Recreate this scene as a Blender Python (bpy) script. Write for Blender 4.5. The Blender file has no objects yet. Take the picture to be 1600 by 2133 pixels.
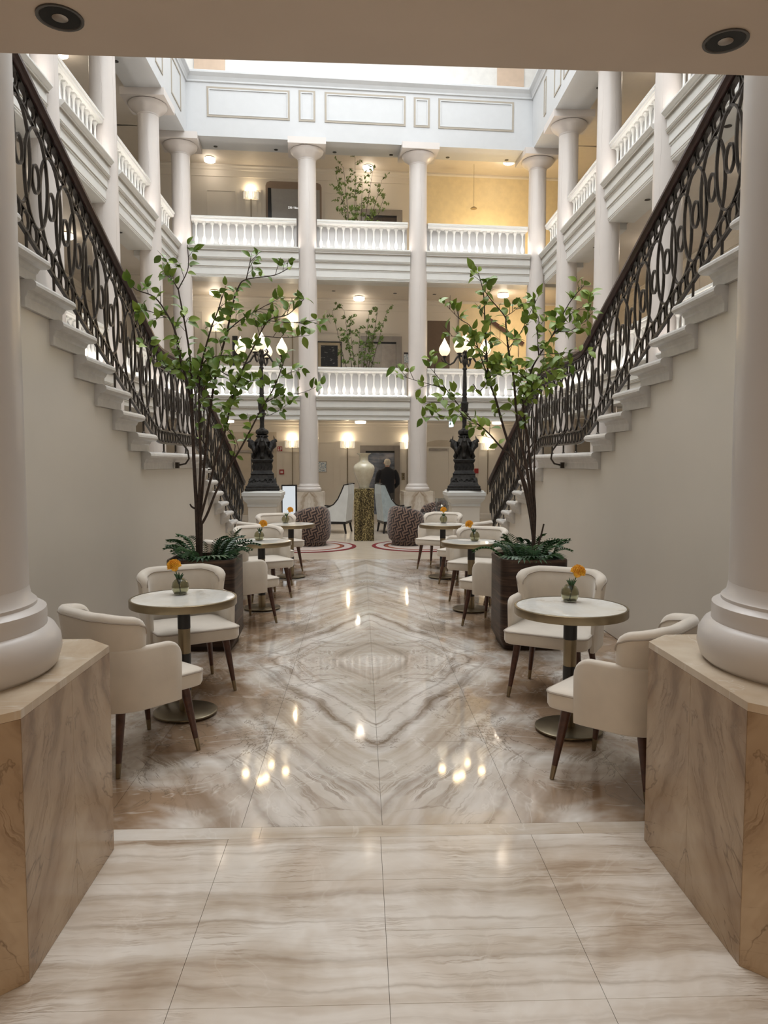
import bpy, math, random
from mathutils import Vector, Matrix
R = math.radians
S = bpy.context.scene
COL = S.collection
random.seed(7)

# ------------------------------------------------------------------ camera
FPX, PCX, PCY, VPX, VPY = 1540.0, 800.0, 1066.5, 750.0, 965.0
CAM = Vector((-0.065, 0.0, 1.6))
PITCH = math.atan((PCY - VPY) / FPX)
YAW = math.atan((PCX - VPX) * math.cos(PITCH) / FPX)
cd = bpy.data.cameras.new('camera'); cam = bpy.data.objects.new('camera', cd); COL.objects.link(cam)
cd.sensor_fit = 'HORIZONTAL'; cd.sensor_width = 36.0; cd.lens = FPX / 1600 * 36.0
cd.clip_start = 0.05; cd.clip_end = 200
cam.location = CAM; cam.rotation_euler = (math.pi / 2 - PITCH, 0, -YAW)
S.camera = cam
# ------------------------------------------------------------------ world, daylight, exposure
w = bpy.data.worlds.new('world'); S.world = w; w.use_nodes = True
w.node_tree.nodes['Background'].inputs[0].default_value = (0.80, 0.88, 1.0, 1)
w.node_tree.nodes['Background'].inputs[1].default_value = 0.25
def area_light(name, loc, sx, sy, energy, col, rot=(0, 0, 0), parent=None, spread=180):
    l = bpy.data.lights.new(name, 'AREA'); l.shape = 'RECTANGLE'; l.size = sx; l.size_y = sy
    l.energy = energy; l.color = col; l.spread = R(spread)
    o = bpy.data.objects.new(name, l); COL.objects.link(o); o.location = loc; o.rotation_euler = rot
    if parent: o.parent = parent
    return o
def point_light(name, loc, energy, col, radius=0.05, parent=None):
    l = bpy.data.lights.new(name, 'POINT'); l.energy = energy; l.color = col; l.shadow_soft_size = radius
    o = bpy.data.objects.new(name, l); COL.objects.link(o); o.location = loc
    if parent: o.parent = parent
    return o
SKY_E, HALL_E = 1320, 105
area_light('skylight_daylight', (0, 10.3, 13.3), 8.0, 15.0, SKY_E, (0.93, 0.965, 1.0))       # daylight falling through the glazed roof
area_light('entrance_hall_fill', (0, -2.2, 2.6), 3.0, 2.0, HALL_E, (1.0, 0.82, 0.62))        # unseen warm fill behind the camera, added to light the near hall
S.view_settings.view_transform = 'Standard'; S.view_settings.look = 'None'
S.view_settings.exposure = 0.22; S.view_settings.gamma = 1.0; S.view_settings.use_curve_mapping = False
S.cycles.max_bounces = 5; S.cycles.diffuse_bounces = 3; S.cycles.glossy_bounces = 3; S.cycles.transmission_bounces = 5
S.cycles.use_adaptive_sampling = True; S.cycles.adaptive_threshold = 0.09
S.cycles.caustics_reflective = False; S.cycles.caustics_refractive = False; S.cycles.sample_clamp_indirect = 6.0

# ------------------------------------------------------------------ pixel -> point helpers (positions at true depth)
_f = Vector((math.sin(YAW) * math.cos(PITCH), math.cos(YAW) * math.cos(PITCH), -math.sin(PITCH)))
_r = Vector((math.cos(YAW), -math.sin(YAW), 0)); _u = _r.cross(_f)
def ray(px, py): return _f * FPX + _r * (px - PCX) + _u * (PCY - py)
SK = 0.075                                                           # the far facade is slightly skewed
def aty(px, py, Y, sk=0.0):
    d = ray(px, py); t = (Y + sk * CAM.x - CAM.y) / (d.y - sk * d.x); return CAM + d * t
def atz(px, py, z):
    d = ray(px, py); return CAM + d * ((z - CAM.z) / d.z)

# ------------------------------------------------------------------ materials
MATS = {}
def nt(name):
    m = bpy.data.materials.new(name); m.use_nodes = True
    t = m.node_tree; b = t.nodes['Principled BSDF']; MATS[name] = m
    return m, t, b
def N(t, typ, **kw):
    n = t.nodes.new(typ)
    for k, v in kw.items(): setattr(n, k, v)
    return n
def mth(t, op, a, b=None, c=None):
    n = t.nodes.new('ShaderNodeMath'); n.operation = op
    for i, x in enumerate((a, b, c)):
        if x is None: continue
        if isinstance(x, (int, float)): n.inputs[i].default_value = x
        else: t.links.new(x, n.inputs[i])
    return n.outputs[0]
def noise(t, vec, scale, detail=4, rough=0.55, dist=0.0):
    n = t.nodes.new('ShaderNodeTexNoise'); n.inputs['Scale'].default_value = scale; n.inputs['Detail'].default_value = detail
    n.inputs['Roughness'].default_value = rough; n.inputs['Distortion'].default_value = dist
    if vec is not None: t.links.new(vec, n.inputs['Vector'])
    return n.outputs['Fac']
def ramp(t, fac, stops):
    n = t.nodes.new('ShaderNodeValToRGB'); e = n.color_ramp.elements
    while len(e) < len(stops): e.new(0.5)
    for el, (p, c) in zip(e, stops): el.position = p; el.color = (c[0], c[1], c[2], 1)
    t.links.new(fac, n.inputs[0]); return n.outputs[0]
def mixc(t, fac, a, b, mode='MIX'):
    n = t.nodes.new('ShaderNodeMix'); n.data_type = 'RGBA'; n.blend_type = mode
    if isinstance(fac, (int, float)): n.inputs[0].default_value = fac
    else: t.links.new(fac, n.inputs[0])
    for i, x in ((6, a), (7, b)):
        if isinstance(x, tuple): n.inputs[i].default_value = (x[0], x[1], x[2], 1)
        else: t.links.new(x, n.inputs[i])
    return n.outputs[2]
def comb(t, x, y, z):
    n = t.nodes.new('ShaderNodeCombineXYZ')
    for i, q in enumerate((x, y, z)):
        if isinstance(q, (int, float)): n.inputs[i].default_value = q
        else: t.links.new(q, n.inputs[i])
    return n.outputs[0]
def sep(t, v):
    n = t.nodes.new('ShaderNodeSeparateXYZ'); t.links.new(v, n.inputs[0]); return n.outputs
def pos(t): return t.nodes.new('ShaderNodeNewGeometry').outputs['Position']
def objc(t): return t.nodes.new('ShaderNodeTexCoord').outputs['Object']
def bump(t, b, h, strength=0.2, dist=0.01):
    n = t.nodes.new('ShaderNodeBump'); n.inputs['Strength'].default_value = strength; n.inputs['Distance'].default_value = dist
    t.links.new(h, n.inputs['Height']); t.links.new(n.outputs[0], b.inputs['Normal'])
def plain(name, col, rough=0.5, metal=0.0, var=0.05, vscale=6.0, bmp=0.0, sheen=0.0, coat=0.0, spec=0.5):
    m, t, b = nt(name)
    f = noise(t, objc(t), vscale, 2)
    lo = tuple(c * (1 - var) for c in col); hi = tuple(min(1, c * (1 + var)) for c in col)
    t.links.new(ramp(t, f, [(0.3, lo), (0.7, hi)]), b.inputs['Base Color'])
    b.inputs['Roughness'].default_value = rough; b.inputs['Metallic'].default_value = metal
    b.inputs['Sheen Weight'].default_value = sheen; b.inputs['Coat Weight'].default_value = coat
    b.inputs['Specular IOR Level'].default_value = spec
    if bmp: bump(t, b, noise(t, objc(t), vscale * 12, 1), bmp, 0.004)
    return m
def emit(name, col, strength, base=(0.9, 0.9, 0.9)):
    m, t, b = nt(name)
    b.inputs['Base Color'].default_value = (*base, 1); b.inputs['Emission Color'].default_value = (*col, 1)
    b.inputs['Emission Strength'].default_value = strength; b.inputs['Roughness'].default_value = 0.4
    return m
def glass(name, col, rough=0.02, ior=1.45):
    m, t, b = nt(name)
    b.inputs['Base Color'].default_value = (*col, 1); b.inputs['Transmission Weight'].default_value = 1
    b.inputs['Roughness'].default_value = rough; b.inputs['IOR'].default_value = ior
    return m
WHITE = plain('white_paint', (0.70, 0.70, 0.67), 0.42, var=0.02)
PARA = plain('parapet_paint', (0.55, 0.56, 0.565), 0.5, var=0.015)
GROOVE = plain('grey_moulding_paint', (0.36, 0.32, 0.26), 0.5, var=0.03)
COLP = plain('column_paint', (0.63, 0.585, 0.55), 0.30, var=0.02, vscale=2)
def crack_mat():
    m, t, b = nt('cracked_column_paint')
    x, y, z = sep(t, objc(t)); ang = mth(t, 'ARCTAN2', y, x); c = None
    f = noise(t, objc(t), 2.0, 5); c = ramp(t, f, [(0.3, (0.615, 0.57, 0.535)), (0.7, (0.645, 0.60, 0.565))])
    for a0, sd in ((-1.42, 1.0), (-0.35, 7.0), (-2.5, 4.0)):
        wob = mth(t, 'MULTIPLY', mth(t, 'SUBTRACT', noise(t, comb(t, sd, 0.0, z), 1.6, 6, 0.6), 0.5), 0.55)
        d = mth(t, 'ABSOLUTE', mth(t, 'SUBTRACT', mth(t, 'SUBTRACT', ang, a0), wob))
        ln = ramp(t, d, [(0.0, (1, 1, 1)), (0.022, (0, 0, 0))]); gate = ramp(t, noise(t, comb(t, sd + 9, 0.0, z), 0.7, 2), [(0.48, (0, 0, 0)), (0.56, (1, 1, 1))])
        c = mixc(t, mth(t, 'MULTIPLY', mth(t, 'MULTIPLY', ln, gate), 0.6), c, (0.30, 0.25, 0.22))
    t.links.new(c, b.inputs['Base Color']); b.inputs['Roughness'].default_value = 0.30
    return m
SHAFTM = crack_mat()
CREAM = plain('cream_wall_paint', (0.73, 0.68, 0.60), 0.5, var=0.02, vscale=2)
STAIRW = plain('stair_wall_paint', (0.75, 0.695, 0.61), 0.38, var=0.02, vscale=1.5)
CEILP = plain('ceiling_paint', (0.70, 0.64, 0.56), 0.55, var=0.02)
SOFF = plain('soffit_paint', (0.68, 0.60, 0.52), 0.55, var=0.03, vscale=3)
TREADM = plain('grey_white_tread_paint', (0.66, 0.635, 0.60), 0.42, var=0.06, vscale=14, bmp=0.12)
IRON = plain('wrought_iron', (0.060, 0.050, 0.042), 0.34, 0.75, 0.3, 9, 0.15)
RAILW = plain('dark_mahogany', (0.045, 0.016, 0.012), 0.40, 0, 0.25, 20, coat=0.1)
BRONZE = plain('dark_bronze', (0.030, 0.028, 0.026), 0.38, 0.6, 0.5, 25, 0.9)
VELV = plain('cream_velvet', (0.70, 0.625, 0.53), 0.75, 0, 0.05, 7, 0.06, sheen=0.6)
PIPE = plain('taupe_piping', (0.42, 0.36, 0.30), 0.7)
WALN = plain('dark_walnut_leg', (0.075, 0.030, 0.018), 0.35, 0, 0.3, 30)
BRASS = plain('aged_brass', (0.28, 0.225, 0.145), 0.34, 1.0, 0.12, 8)
BRASSD = plain('dark_brass', (0.20, 0.165, 0.11), 0.32, 0.9, 0.15, 6)
BLACK = plain('black_lacquer', (0.014, 0.013, 0.013), 0.35)
BARK = plain('dark_bark', (0.055, 0.034, 0.024), 0.7, 0, 0.35, 40, 0.3)
SOIL = plain('dark_soil', (0.03, 0.022, 0.015), 0.9, 0, 0.4, 60, 0.5)
REDP = plain('red_sign', (0.32, 0.02, 0.02), 0.4)
PAPER = plain('white_print', (0.85, 0.85, 0.83), 0.6)
DGREY = plain('dark_grey', (0.10, 0.10, 0.10), 0.4)
GREYF = plain('grey_lift_frame', (0.33, 0.30, 0.27), 0.35, 0.5, 0.06)
STEEL = plain('brushed_steel', (0.36, 0.32, 0.28), 0.32, 0.8, 0.1)
BROWNV = plain('brown_alcove', (0.28, 0.21, 0.16), 0.6)
DOORB = plain('beige_door', (0.55, 0.48, 0.38), 0.5)
DARKROOM = plain('corridor_shade_paint', (0.16, 0.115, 0.085), 0.7)  # corridor dimness painted as a dark colour on a flat panel
YELW = plain('yellow_lit_wall', (0.83, 0.71, 0.47), 0.55)  # warm lamp light on these walls is put into their colour
CHALK = plain('pale_grey_upholstery', (0.66, 0.67, 0.65), 0.8, sheen=0.3)
TEALV = plain('blue_grey_velvet', (0.36, 0.42, 0.43), 0.7, 0, 0.12, 9, sheen=0.4)
JACK = plain('black_wool', (0.010, 0.010, 0.013), 0.85, sheen=0.1)
TROU = plain('charcoal_trousers', (0.055, 0.050, 0.047), 0.85)
SKIN = plain('skin', (0.62, 0.38, 0.28), 0.5)
HAIR = plain('white_hair', (0.72, 0.66, 0.56), 0.7, 0, 0.1, 60, 0.4)
LAMPW = emit('warm_diffuser', (1.0, 0.88, 0.74), 5.0)
FLAME = emit('frosted_flame_glass', (1.0, 0.80, 0.48), 0.85)
LED = emit('warm_white_led', (1.0, 0.90, 0.82), 40.0)
BULB = emit('sconce_glow', (1.0, 0.84, 0.58), 5.0)
EXITM = emit('exit_sign_glow', (0.55, 0.80, 1.0), 2.2)
SCREEN = emit('pale_screen', (0.80, 0.88, 0.95), 0.35, (0.6, 0.65, 0.7))
GLV = glass('olive_glass', (0.72, 0.70, 0.52), 0.12)
RIBG = emit('lit_ribbed_glass', (1.0, 0.86, 0.64), 0.22)
GLC = glass('clear_glass', (0.93, 0.95, 0.95), 0.03)
def fern_mat(name, a, b_, sheen=0.0):
    m, t, b = nt(name)
    rnd = t.nodes.new('ShaderNodeObjectInfo').outputs['Random']
    t.links.new(ramp(t, rnd, [(0.0, a), (1.0, b_)]), b.inputs['Base Color'])
    b.inputs['Roughness'].default_value = 0.42
    tr = 'Transmission Weight'
    b.inputs['Subsurface Weight'].default_value = 0.0
    return m
LEAF = fern_mat('spring_green_leaf', (0.110, 0.205, 0.020), (0.31, 0.42, 0.060))
FERN = fern_mat('deep_green_fern', (0.018, 0.065, 0.022), (0.045, 0.115, 0.030))
LEAFS = fern_mat('small_leaf_green', (0.10, 0.17, 0.03), (0.20, 0.26, 0.06))

def veined(name, vec_fn, base, mid, dark, s_t=3.0, s_s=0.35, warp=0.5, rough=0.10, thin=0.5, wscale=0.9, spec=0.5, seed=0.0, pth=(0.36, 0.60), crack=0.0, bands=(), pale=0.30, patchc=(0.80, 0.74, 0.67), th=(0.30, 0.42, 0.52)):
    """marble: streaks run along the second axis of vec_fn; all geometry stays flat"""
    m, t, b = nt(name)
    a, s, raw = vec_fn(t)
    wv = comb(t, a, s, seed)
    n1 = noise(t, wv, wscale, 5, 0.6)
    aw = mth(t, 'ADD', a, mth(t, 'MULTIPLY', mth(t, 'SUBTRACT', n1, 0.5), warp))
    sv = comb(t, mth(t, 'MULTIPLY', aw, s_t), mth(t, 'MULTIPLY', s, s_s), seed)
    st = noise(t, sv, 1.0, 5, 0.62, 0.4)
    fine = noise(t, comb(t, mth(t, 'MULTIPLY', aw, s_t * 5), mth(t, 'MULTIPLY', s, s_s * 3), seed + 3), 1.0, 6, 0.6, 0.3)
    cloud = noise(t, wv, 1.7, 4, 0.6, 0.5)
    c = ramp(t, st, [(th[0], dark), (th[1], mid), (th[2], base), (0.72, tuple(min(1, x * 1.08) for x in base))])
    patch = ramp(t, cloud, [(pth[0], patchc), (pth[1], (1.0, 1.0, 1.0))])
    pf_ = 1.0 if raw is None else mth(t, 'MINIMUM', mth(t, 'MAXIMUM', mth(t, 'SUBTRACT', mth(t, 'MULTIPLY', raw, 1.35), 0.35), 0.25), 1.0)
    c = mixc(t, pf_, c, patch, 'MULTIPLY')
    # thin darker veins where the fine noise crosses its middle
    v1 = mth(t, 'ABSOLUTE', mth(t, 'SUBTRACT', fine, 0.5))
    vf = ramp(t, v1, [(0.0, (1, 1, 1)), (0.035, (0, 0, 0))])
    gate = ramp(t, noise(t, wv, 2.3, 3), [(0.5, (0, 0, 0)), (0.66, (1, 1, 1))])
    vm = mth(t, 'MULTIPLY', mth(t, 'MULTIPLY', vf, gate), thin)
    c = mixc(t, vm, c, dark)
    for pos_, wid, amt in bands:      # broad dark vein bundles of the slab
        dd = mth(t, 'ABSOLUTE', mth(t, 'SUBTRACT', aw, pos_))
        bf = ramp(t, dd, [(0.0, (1, 1, 1)), (wid, (0, 0, 0))])
        lines = ramp(t, fine, [(0.42, (1, 1, 1)), (0.58, (0.32, 0.32, 0.32))])
        c = mixc(t, mth(t, 'MULTIPLY', mth(t, 'MULTIPLY', bf, lines), amt), c, tuple(x * 0.9 for x in dark))
    if crack:                          # sharp dark hairline cracks
        for sc_, sd_ in ((0.75, 11.0), (1.5, 17.0)):
            cn = noise(t, comb(t, a, s, sd_), sc_, 6, 0.62, 1.6); cv = mth(t, 'ABSOLUTE', mth(t, 'SUBTRACT', cn, 0.5))
            cf = ramp(t, cv, [(0.0, (1, 1, 1)), (0.007, (0, 0, 0))]); cg = ramp(t, noise(t, comb(t, a, s, sd_ + 2), 1.3, 2), [(0.46, (0, 0, 0)), (0.58, (1, 1, 1))])
            c = mixc(t, mth(t, 'MULTIPLY', mth(t, 'MULTIPLY', cf, cg), crack), c, tuple(x * 0.7 for x in dark))
    # pale crack veins
    pv = mth(t, 'ABSOLUTE', mth(t, 'SUBTRACT', noise(t, wv, 1.35, 4, 0.6, 1.2), 0.5))
    pf = mth(t, 'MULTIPLY', ramp(t, pv, [(0.0, (1, 1, 1)), (0.010, (0, 0, 0))]), pale)
    c = mixc(t, pf, c, (0.82, 0.78, 0.72))
    t.links.new(c, b.inputs['Base Color'])
    b.inputs['Roughness'].default_value = rough; b.inputs['Specular IOR Level'].default_value = spec
    return m
def v_atrium(t):
    x, y, z = sep(t, pos(t))
    ax = mth(t, 'ABSOLUTE', mth(t, 'SUBTRACT', x, 0.03)); ay = mth(t, 'ABSOLUTE', mth(t, 'SUBTRACT', y, 5.95))
    a = mth(t, 'ADD', mth(t, 'MULTIPLY', ax, 0.87), mth(t, 'MULTIPLY', ay, 0.49))
    s = mth(t, 'SUBTRACT', mth(t, 'MULTIPLY', ay, 0.87), mth(t, 'MULTIPLY', ax, 0.49))
    return a, s, ax
def v_front(t):
    x, y, z = sep(t, pos(t)); return y, x, None
def v_vert(t):
    x, y, z = sep(t, objc(t)); ax = mth(t, 'ABSOLUTE', x)
    return mth(t, 'ADD', ax, mth(t, 'MULTIPLY', z, 0.38)), z, None
def v_obj(t):
    x, y, z = sep(t, objc(t)); return x, y, None
MB_BASE, MB_MID, MB_DARK = (0.75, 0.71, 0.66), (0.56, 0.49, 0.41), (0.24, 0.175, 0.12)
FLOORA = veined('bookmatched_floor_marble', v_atrium, MB_BASE, MB_MID, MB_DARK, 2.0, 0.12, 0.30, 0.05, 0.9, wscale=1.1, crack=0.75, bands=((0.88, 0.085, 1.0), (0.72, 0.02, 0.7), (1.30, 0.06, 0.55), (1.75, 0.05, 0.5), (2.4, 0.08, 0.5), (3.0, 0.06, 0.4)), patchc=(0.46, 0.33, 0.23), pth=(0.45, 0.66), th=(0.31, 0.43, 0.53))
FLOORF = veined('entrance_floor_marble', v_front, (0.74, 0.69, 0.63), (0.60, 0.525, 0.445), (0.36, 0.275, 0.20), 5.5, 0.55, 0.16, 0.09, 0.8, 1.6, bands=((2.95, 0.02, 0.4), (2.66, 0.03, 0.5), (2.50, 0.014, 0.6), (2.30, 0.025, 0.5), (2.17, 0.016, 0.5), (2.02, 0.03, 0.4)), pale=0.12, patchc=(0.76, 0.69, 0.62), th=(0.32, 0.43, 0.54))
BAND = veined('threshold_marble', v_front, (0.70, 0.65, 0.59), (0.62, 0.55, 0.47), (0.45, 0.37, 0.29), 4.0, 0.4, 0.2, 0.10, 0.2, 1.2, seed=4.0)
PEDM = veined('bookmatched_pedestal_marble', v_vert, (0.50, 0.375, 0.25), (0.42, 0.30, 0.19), (0.20, 0.12, 0.06), 3.6, 0.40, 0.28, 0.25, 0.9, 2.2, seed=2.0, crack=0.7, pale=0.0, patchc=(0.70, 0.60, 0.50), th=(0.34, 0.45, 0.56))
PEDB = veined('pale_chevron_marble', v_vert, (0.66, 0.61, 0.54), (0.56, 0.49, 0.41), (0.34, 0.26, 0.18), 4.5, 0.5, 0.35, 0.25, 0.7, 2.2, seed=9.0, pale=0.0)
PEDT = veined('pedestal_top_marble', v_obj, (0.66, 0.56, 0.44), (0.58, 0.47, 0.35), (0.42, 0.31, 0.2), 4.0, 0.7, 0.3, 0.2, 0.4, 2.0, seed=6.0)
TABM = veined('white_table_marble', v_obj, (0.86, 0.85, 0.81), (0.85, 0.82, 0.76), (0.50, 0.40, 0.27), 4.0, 1.6, 0.5, 0.06, 0.35, 3.0, seed=1.0, patchc=(0.93, 0.90, 0.85))

def wood_floor():
    m, t, b = nt('pale_parquet')
    x, y, z = sep(t, pos(t))
    f = noise(t, comb(t, mth(t, 'MULTIPLY', x, 2.0), mth(t, 'MULTIPLY', y, 14.0), 0.0), 1.0, 5)
    t.links.new(ramp(t, f, [(0.3, (0.50, 0.425, 0.33)), (0.7, (0.62, 0.54, 0.44))]), b.inputs['Base Color'])
    b.inputs['Roughness'].default_value = 0.22
    return m
WOODF = wood_floor()
def planter_mat():
    m, t, b = nt('ribbed_bronze_planter')
    x, y, z = sep(t, objc(t))
    wv = noise(t, comb(t, mth(t, 'MULTIPLY', x, 1.5), mth(t, 'MULTIPLY', y, 1.5), mth(t, 'MULTIPLY', z, 38.0)), 1.0, 4, 0.6)
    t.links.new(ramp(t, wv, [(0.35, (0.020, 0.014, 0.011)), (0.55, (0.060, 0.035, 0.024)), (0.75, (0.16, 0.10, 0.065))]), b.inputs['Base Color'])
    b.inputs['Metallic'].default_value = 0.55; b.inputs['Roughness'].default_value = 0.42
    bump(t, b, wv, 0.6, 0.006); return m
PLANT = planter_mat()
def speckle_mat():
    m, t, b = nt('speckled_gold_plinth')
    x, y, z = sep(t, objc(t))
    f = noise(t, comb(t, x, y, mth(t, 'MULTIPLY', z, 0.6)), 70.0, 3, 0.7)
    g = noise(t, comb(t, mth(t, 'MULTIPLY', x, 3.0), mth(t, 'MULTIPLY', y, 3.0), mth(t, 'MULTIPLY', z, 0.5)), 3.0, 4)
    c = ramp(t, mth(t, 'ADD', mth(t, 'MULTIPLY', f, 0.8), mth(t, 'MULTIPLY', g, 0.25)), [(0.44, (0.012, 0.010, 0.007)), (0.53, (0.10, 0.075, 0.03)), (0.64, (0.50, 0.42, 0.20))])
    t.links.new(c, b.inputs['Base Color']); b.inputs['Roughness'].default_value = 0.35; b.inputs['Metallic'].default_value = 0.5
    return m
SPECK = speckle_mat()
def vase_mat():
    m, t, b = nt('celadon_glaze')
    f = noise(t, objc(t), 9.0, 6, 0.7)
    t.links.new(ramp(t, f, [(0.3, (0.55, 0.50, 0.36)), (0.7, (0.70, 0.66, 0.52))]), b.inputs['Base Color'])
    b.inputs['Roughness'].default_value = 0.10; b.inputs['Coat Weight'].default_value = 0.6; return m
VASEM = vase_mat()
def key_mat():
    """woven key-pattern velvet: short bars, alternately upright and level, on a dark ground"""
    m, t, b = nt('brown_key_pattern_velvet')
    x, y, z = sep(t, objc(t))
    ang = mth(t, 'MULTIPLY', mth(t, 'ARCTAN2', y, x), 0.42)
    u = mth(t, 'MULTIPLY', mth(t, 'ADD', ang, mth(t, 'MULTIPLY', z, 0.35)), 9.0); v = mth(t, 'MULTIPLY', mth(t, 'SUBTRACT', z, mth(t, 'MULTIPLY', ang, 0.35)), 9.0)
    pu = mth(t, 'MODULO', mth(t, 'ADD', mth(t, 'FLOOR', u), mth(t, 'FLOOR', v)), 2.0); pu = mth(t, 'ABSOLUTE', pu)
    fu = mth(t, 'FRACT', mth(t, 'MULTIPLY', u, 2.0)); fv = mth(t, 'FRACT', mth(t, 'MULTIPLY', v, 2.0))
    bu = mth(t, 'GREATER_THAN', fu, 0.52); bv = mth(t, 'GREATER_THAN', fv, 0.52)
    sel = mth(t, 'ADD', mth(t, 'MULTIPLY', bu, pu), mth(t, 'MULTIPLY', bv, mth(t, 'SUBTRACT', 1.0, pu)))
    t.links.new(mixc(t, sel, (0.014, 0.005, 0.004), (0.20, 0.125, 0.088)), b.inputs['Base Color'])
    b.inputs['Roughness'].default_value = 0.8; b.inputs['Sheen Weight'].default_value = 0.4
    bump(t, b, sel, 0.5, 0.006); return m
KEYM = key_mat()
def rug_mat():
    m, t, b = nt('ringed_rug')
    x, y, z = sep(t, objc(t))
    r = mth(t, 'SQRT', mth(t, 'ADD', mth(t, 'MULTIPLY', x, x), mth(t, 'MULTIPLY', y, y)))
    n = t.nodes.new('ShaderNodeValToRGB'); n.color_ramp.interpolation = 'CONSTANT'; e = n.color_ramp.elements
    st = [(0.0, (0.50, 0.42, 0.37)), (0.68, (0.26, 0.07, 0.025)), (0.74, (0.11, 0.009, 0.011)), (0.77, (0.46, 0.40, 0.36)), (0.92, (0.17, 0.010, 0.014))]
    while len(e) < len(st): e.new(0.5)
    for el, (p, c) in zip(e, st): el.position = p; el.color = (*c, 1)
    t.links.new(r, n.inputs[0])
    f = noise(t, objc(t), 5.0, 5)
    t.links.new(mixc(t, 0.35, n.outputs[0], ramp(t, f, [(0.3, (0.6, 0.6, 0.6)), (0.7, (1, 1, 1))]), 'MULTIPLY'), b.inputs['Base Color'])
    b.inputs['Roughness'].default_value = 0.95; return m
RUGM = rug_mat()
def flower_mat():
    m, t, b = nt('orange_pincushion')
    f = noise(t, objc(t), 60.0, 3)
    t.links.new(ramp(t, f, [(0.35, (0.80, 0.30, 0.015)), (0.65, (1.0, 0.60, 0.05))]), b.inputs['Base Color'])
    b.inputs['Roughness'].default_value = 0.6; return m
FLOW = flower_mat()
def lift_cloud():
    m, t, b = nt('cloud_printed_lift_door')
    x, y, z = sep(t, objc(t))
    f = noise(t, comb(t, mth(t, 'MULTIPLY', x, 1.0), y, mth(t, 'MULTIPLY', z, 3.0)), 1.6, 6, 0.6)
    t.links.new(ramp(t, f, [(0.35, (0.10, 0.115, 0.15)), (0.52, (0.20, 0.23, 0.29)), (0.68, (0.42, 0.42, 0.47))]), b.inputs['Base Color'])
    b.inputs['Roughness'].default_value = 0.25; return m
CLOUDM = lift_cloud()
def print_mat(name, paper, ink, sx, sz, thr=0.52):
    m, t, b = nt(name)
    x, y, z = sep(t, objc(t))
    f = noise(t, comb(t, mth(t, 'MULTIPLY', x, sx), 0.0, mth(t, 'MULTIPLY', z, sz)), 1.0, 2)
    t.links.new(ramp(t, f, [(thr - 0.02, ink), (thr + 0.02, paper)]), b.inputs['Base Color']); b.inputs['Roughness'].default_value = 0.4
    return m
PLANM = print_mat('floor_plan_print', (0.72, 0.76, 0.78), (0.20, 0.32, 0.45), 30, 30, 0.46)
NIGHT = print_mat('night_photograph', (0.012, 0.012, 0.014), (0.30, 0.29, 0.27), 6, 26, 0.36)

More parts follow.
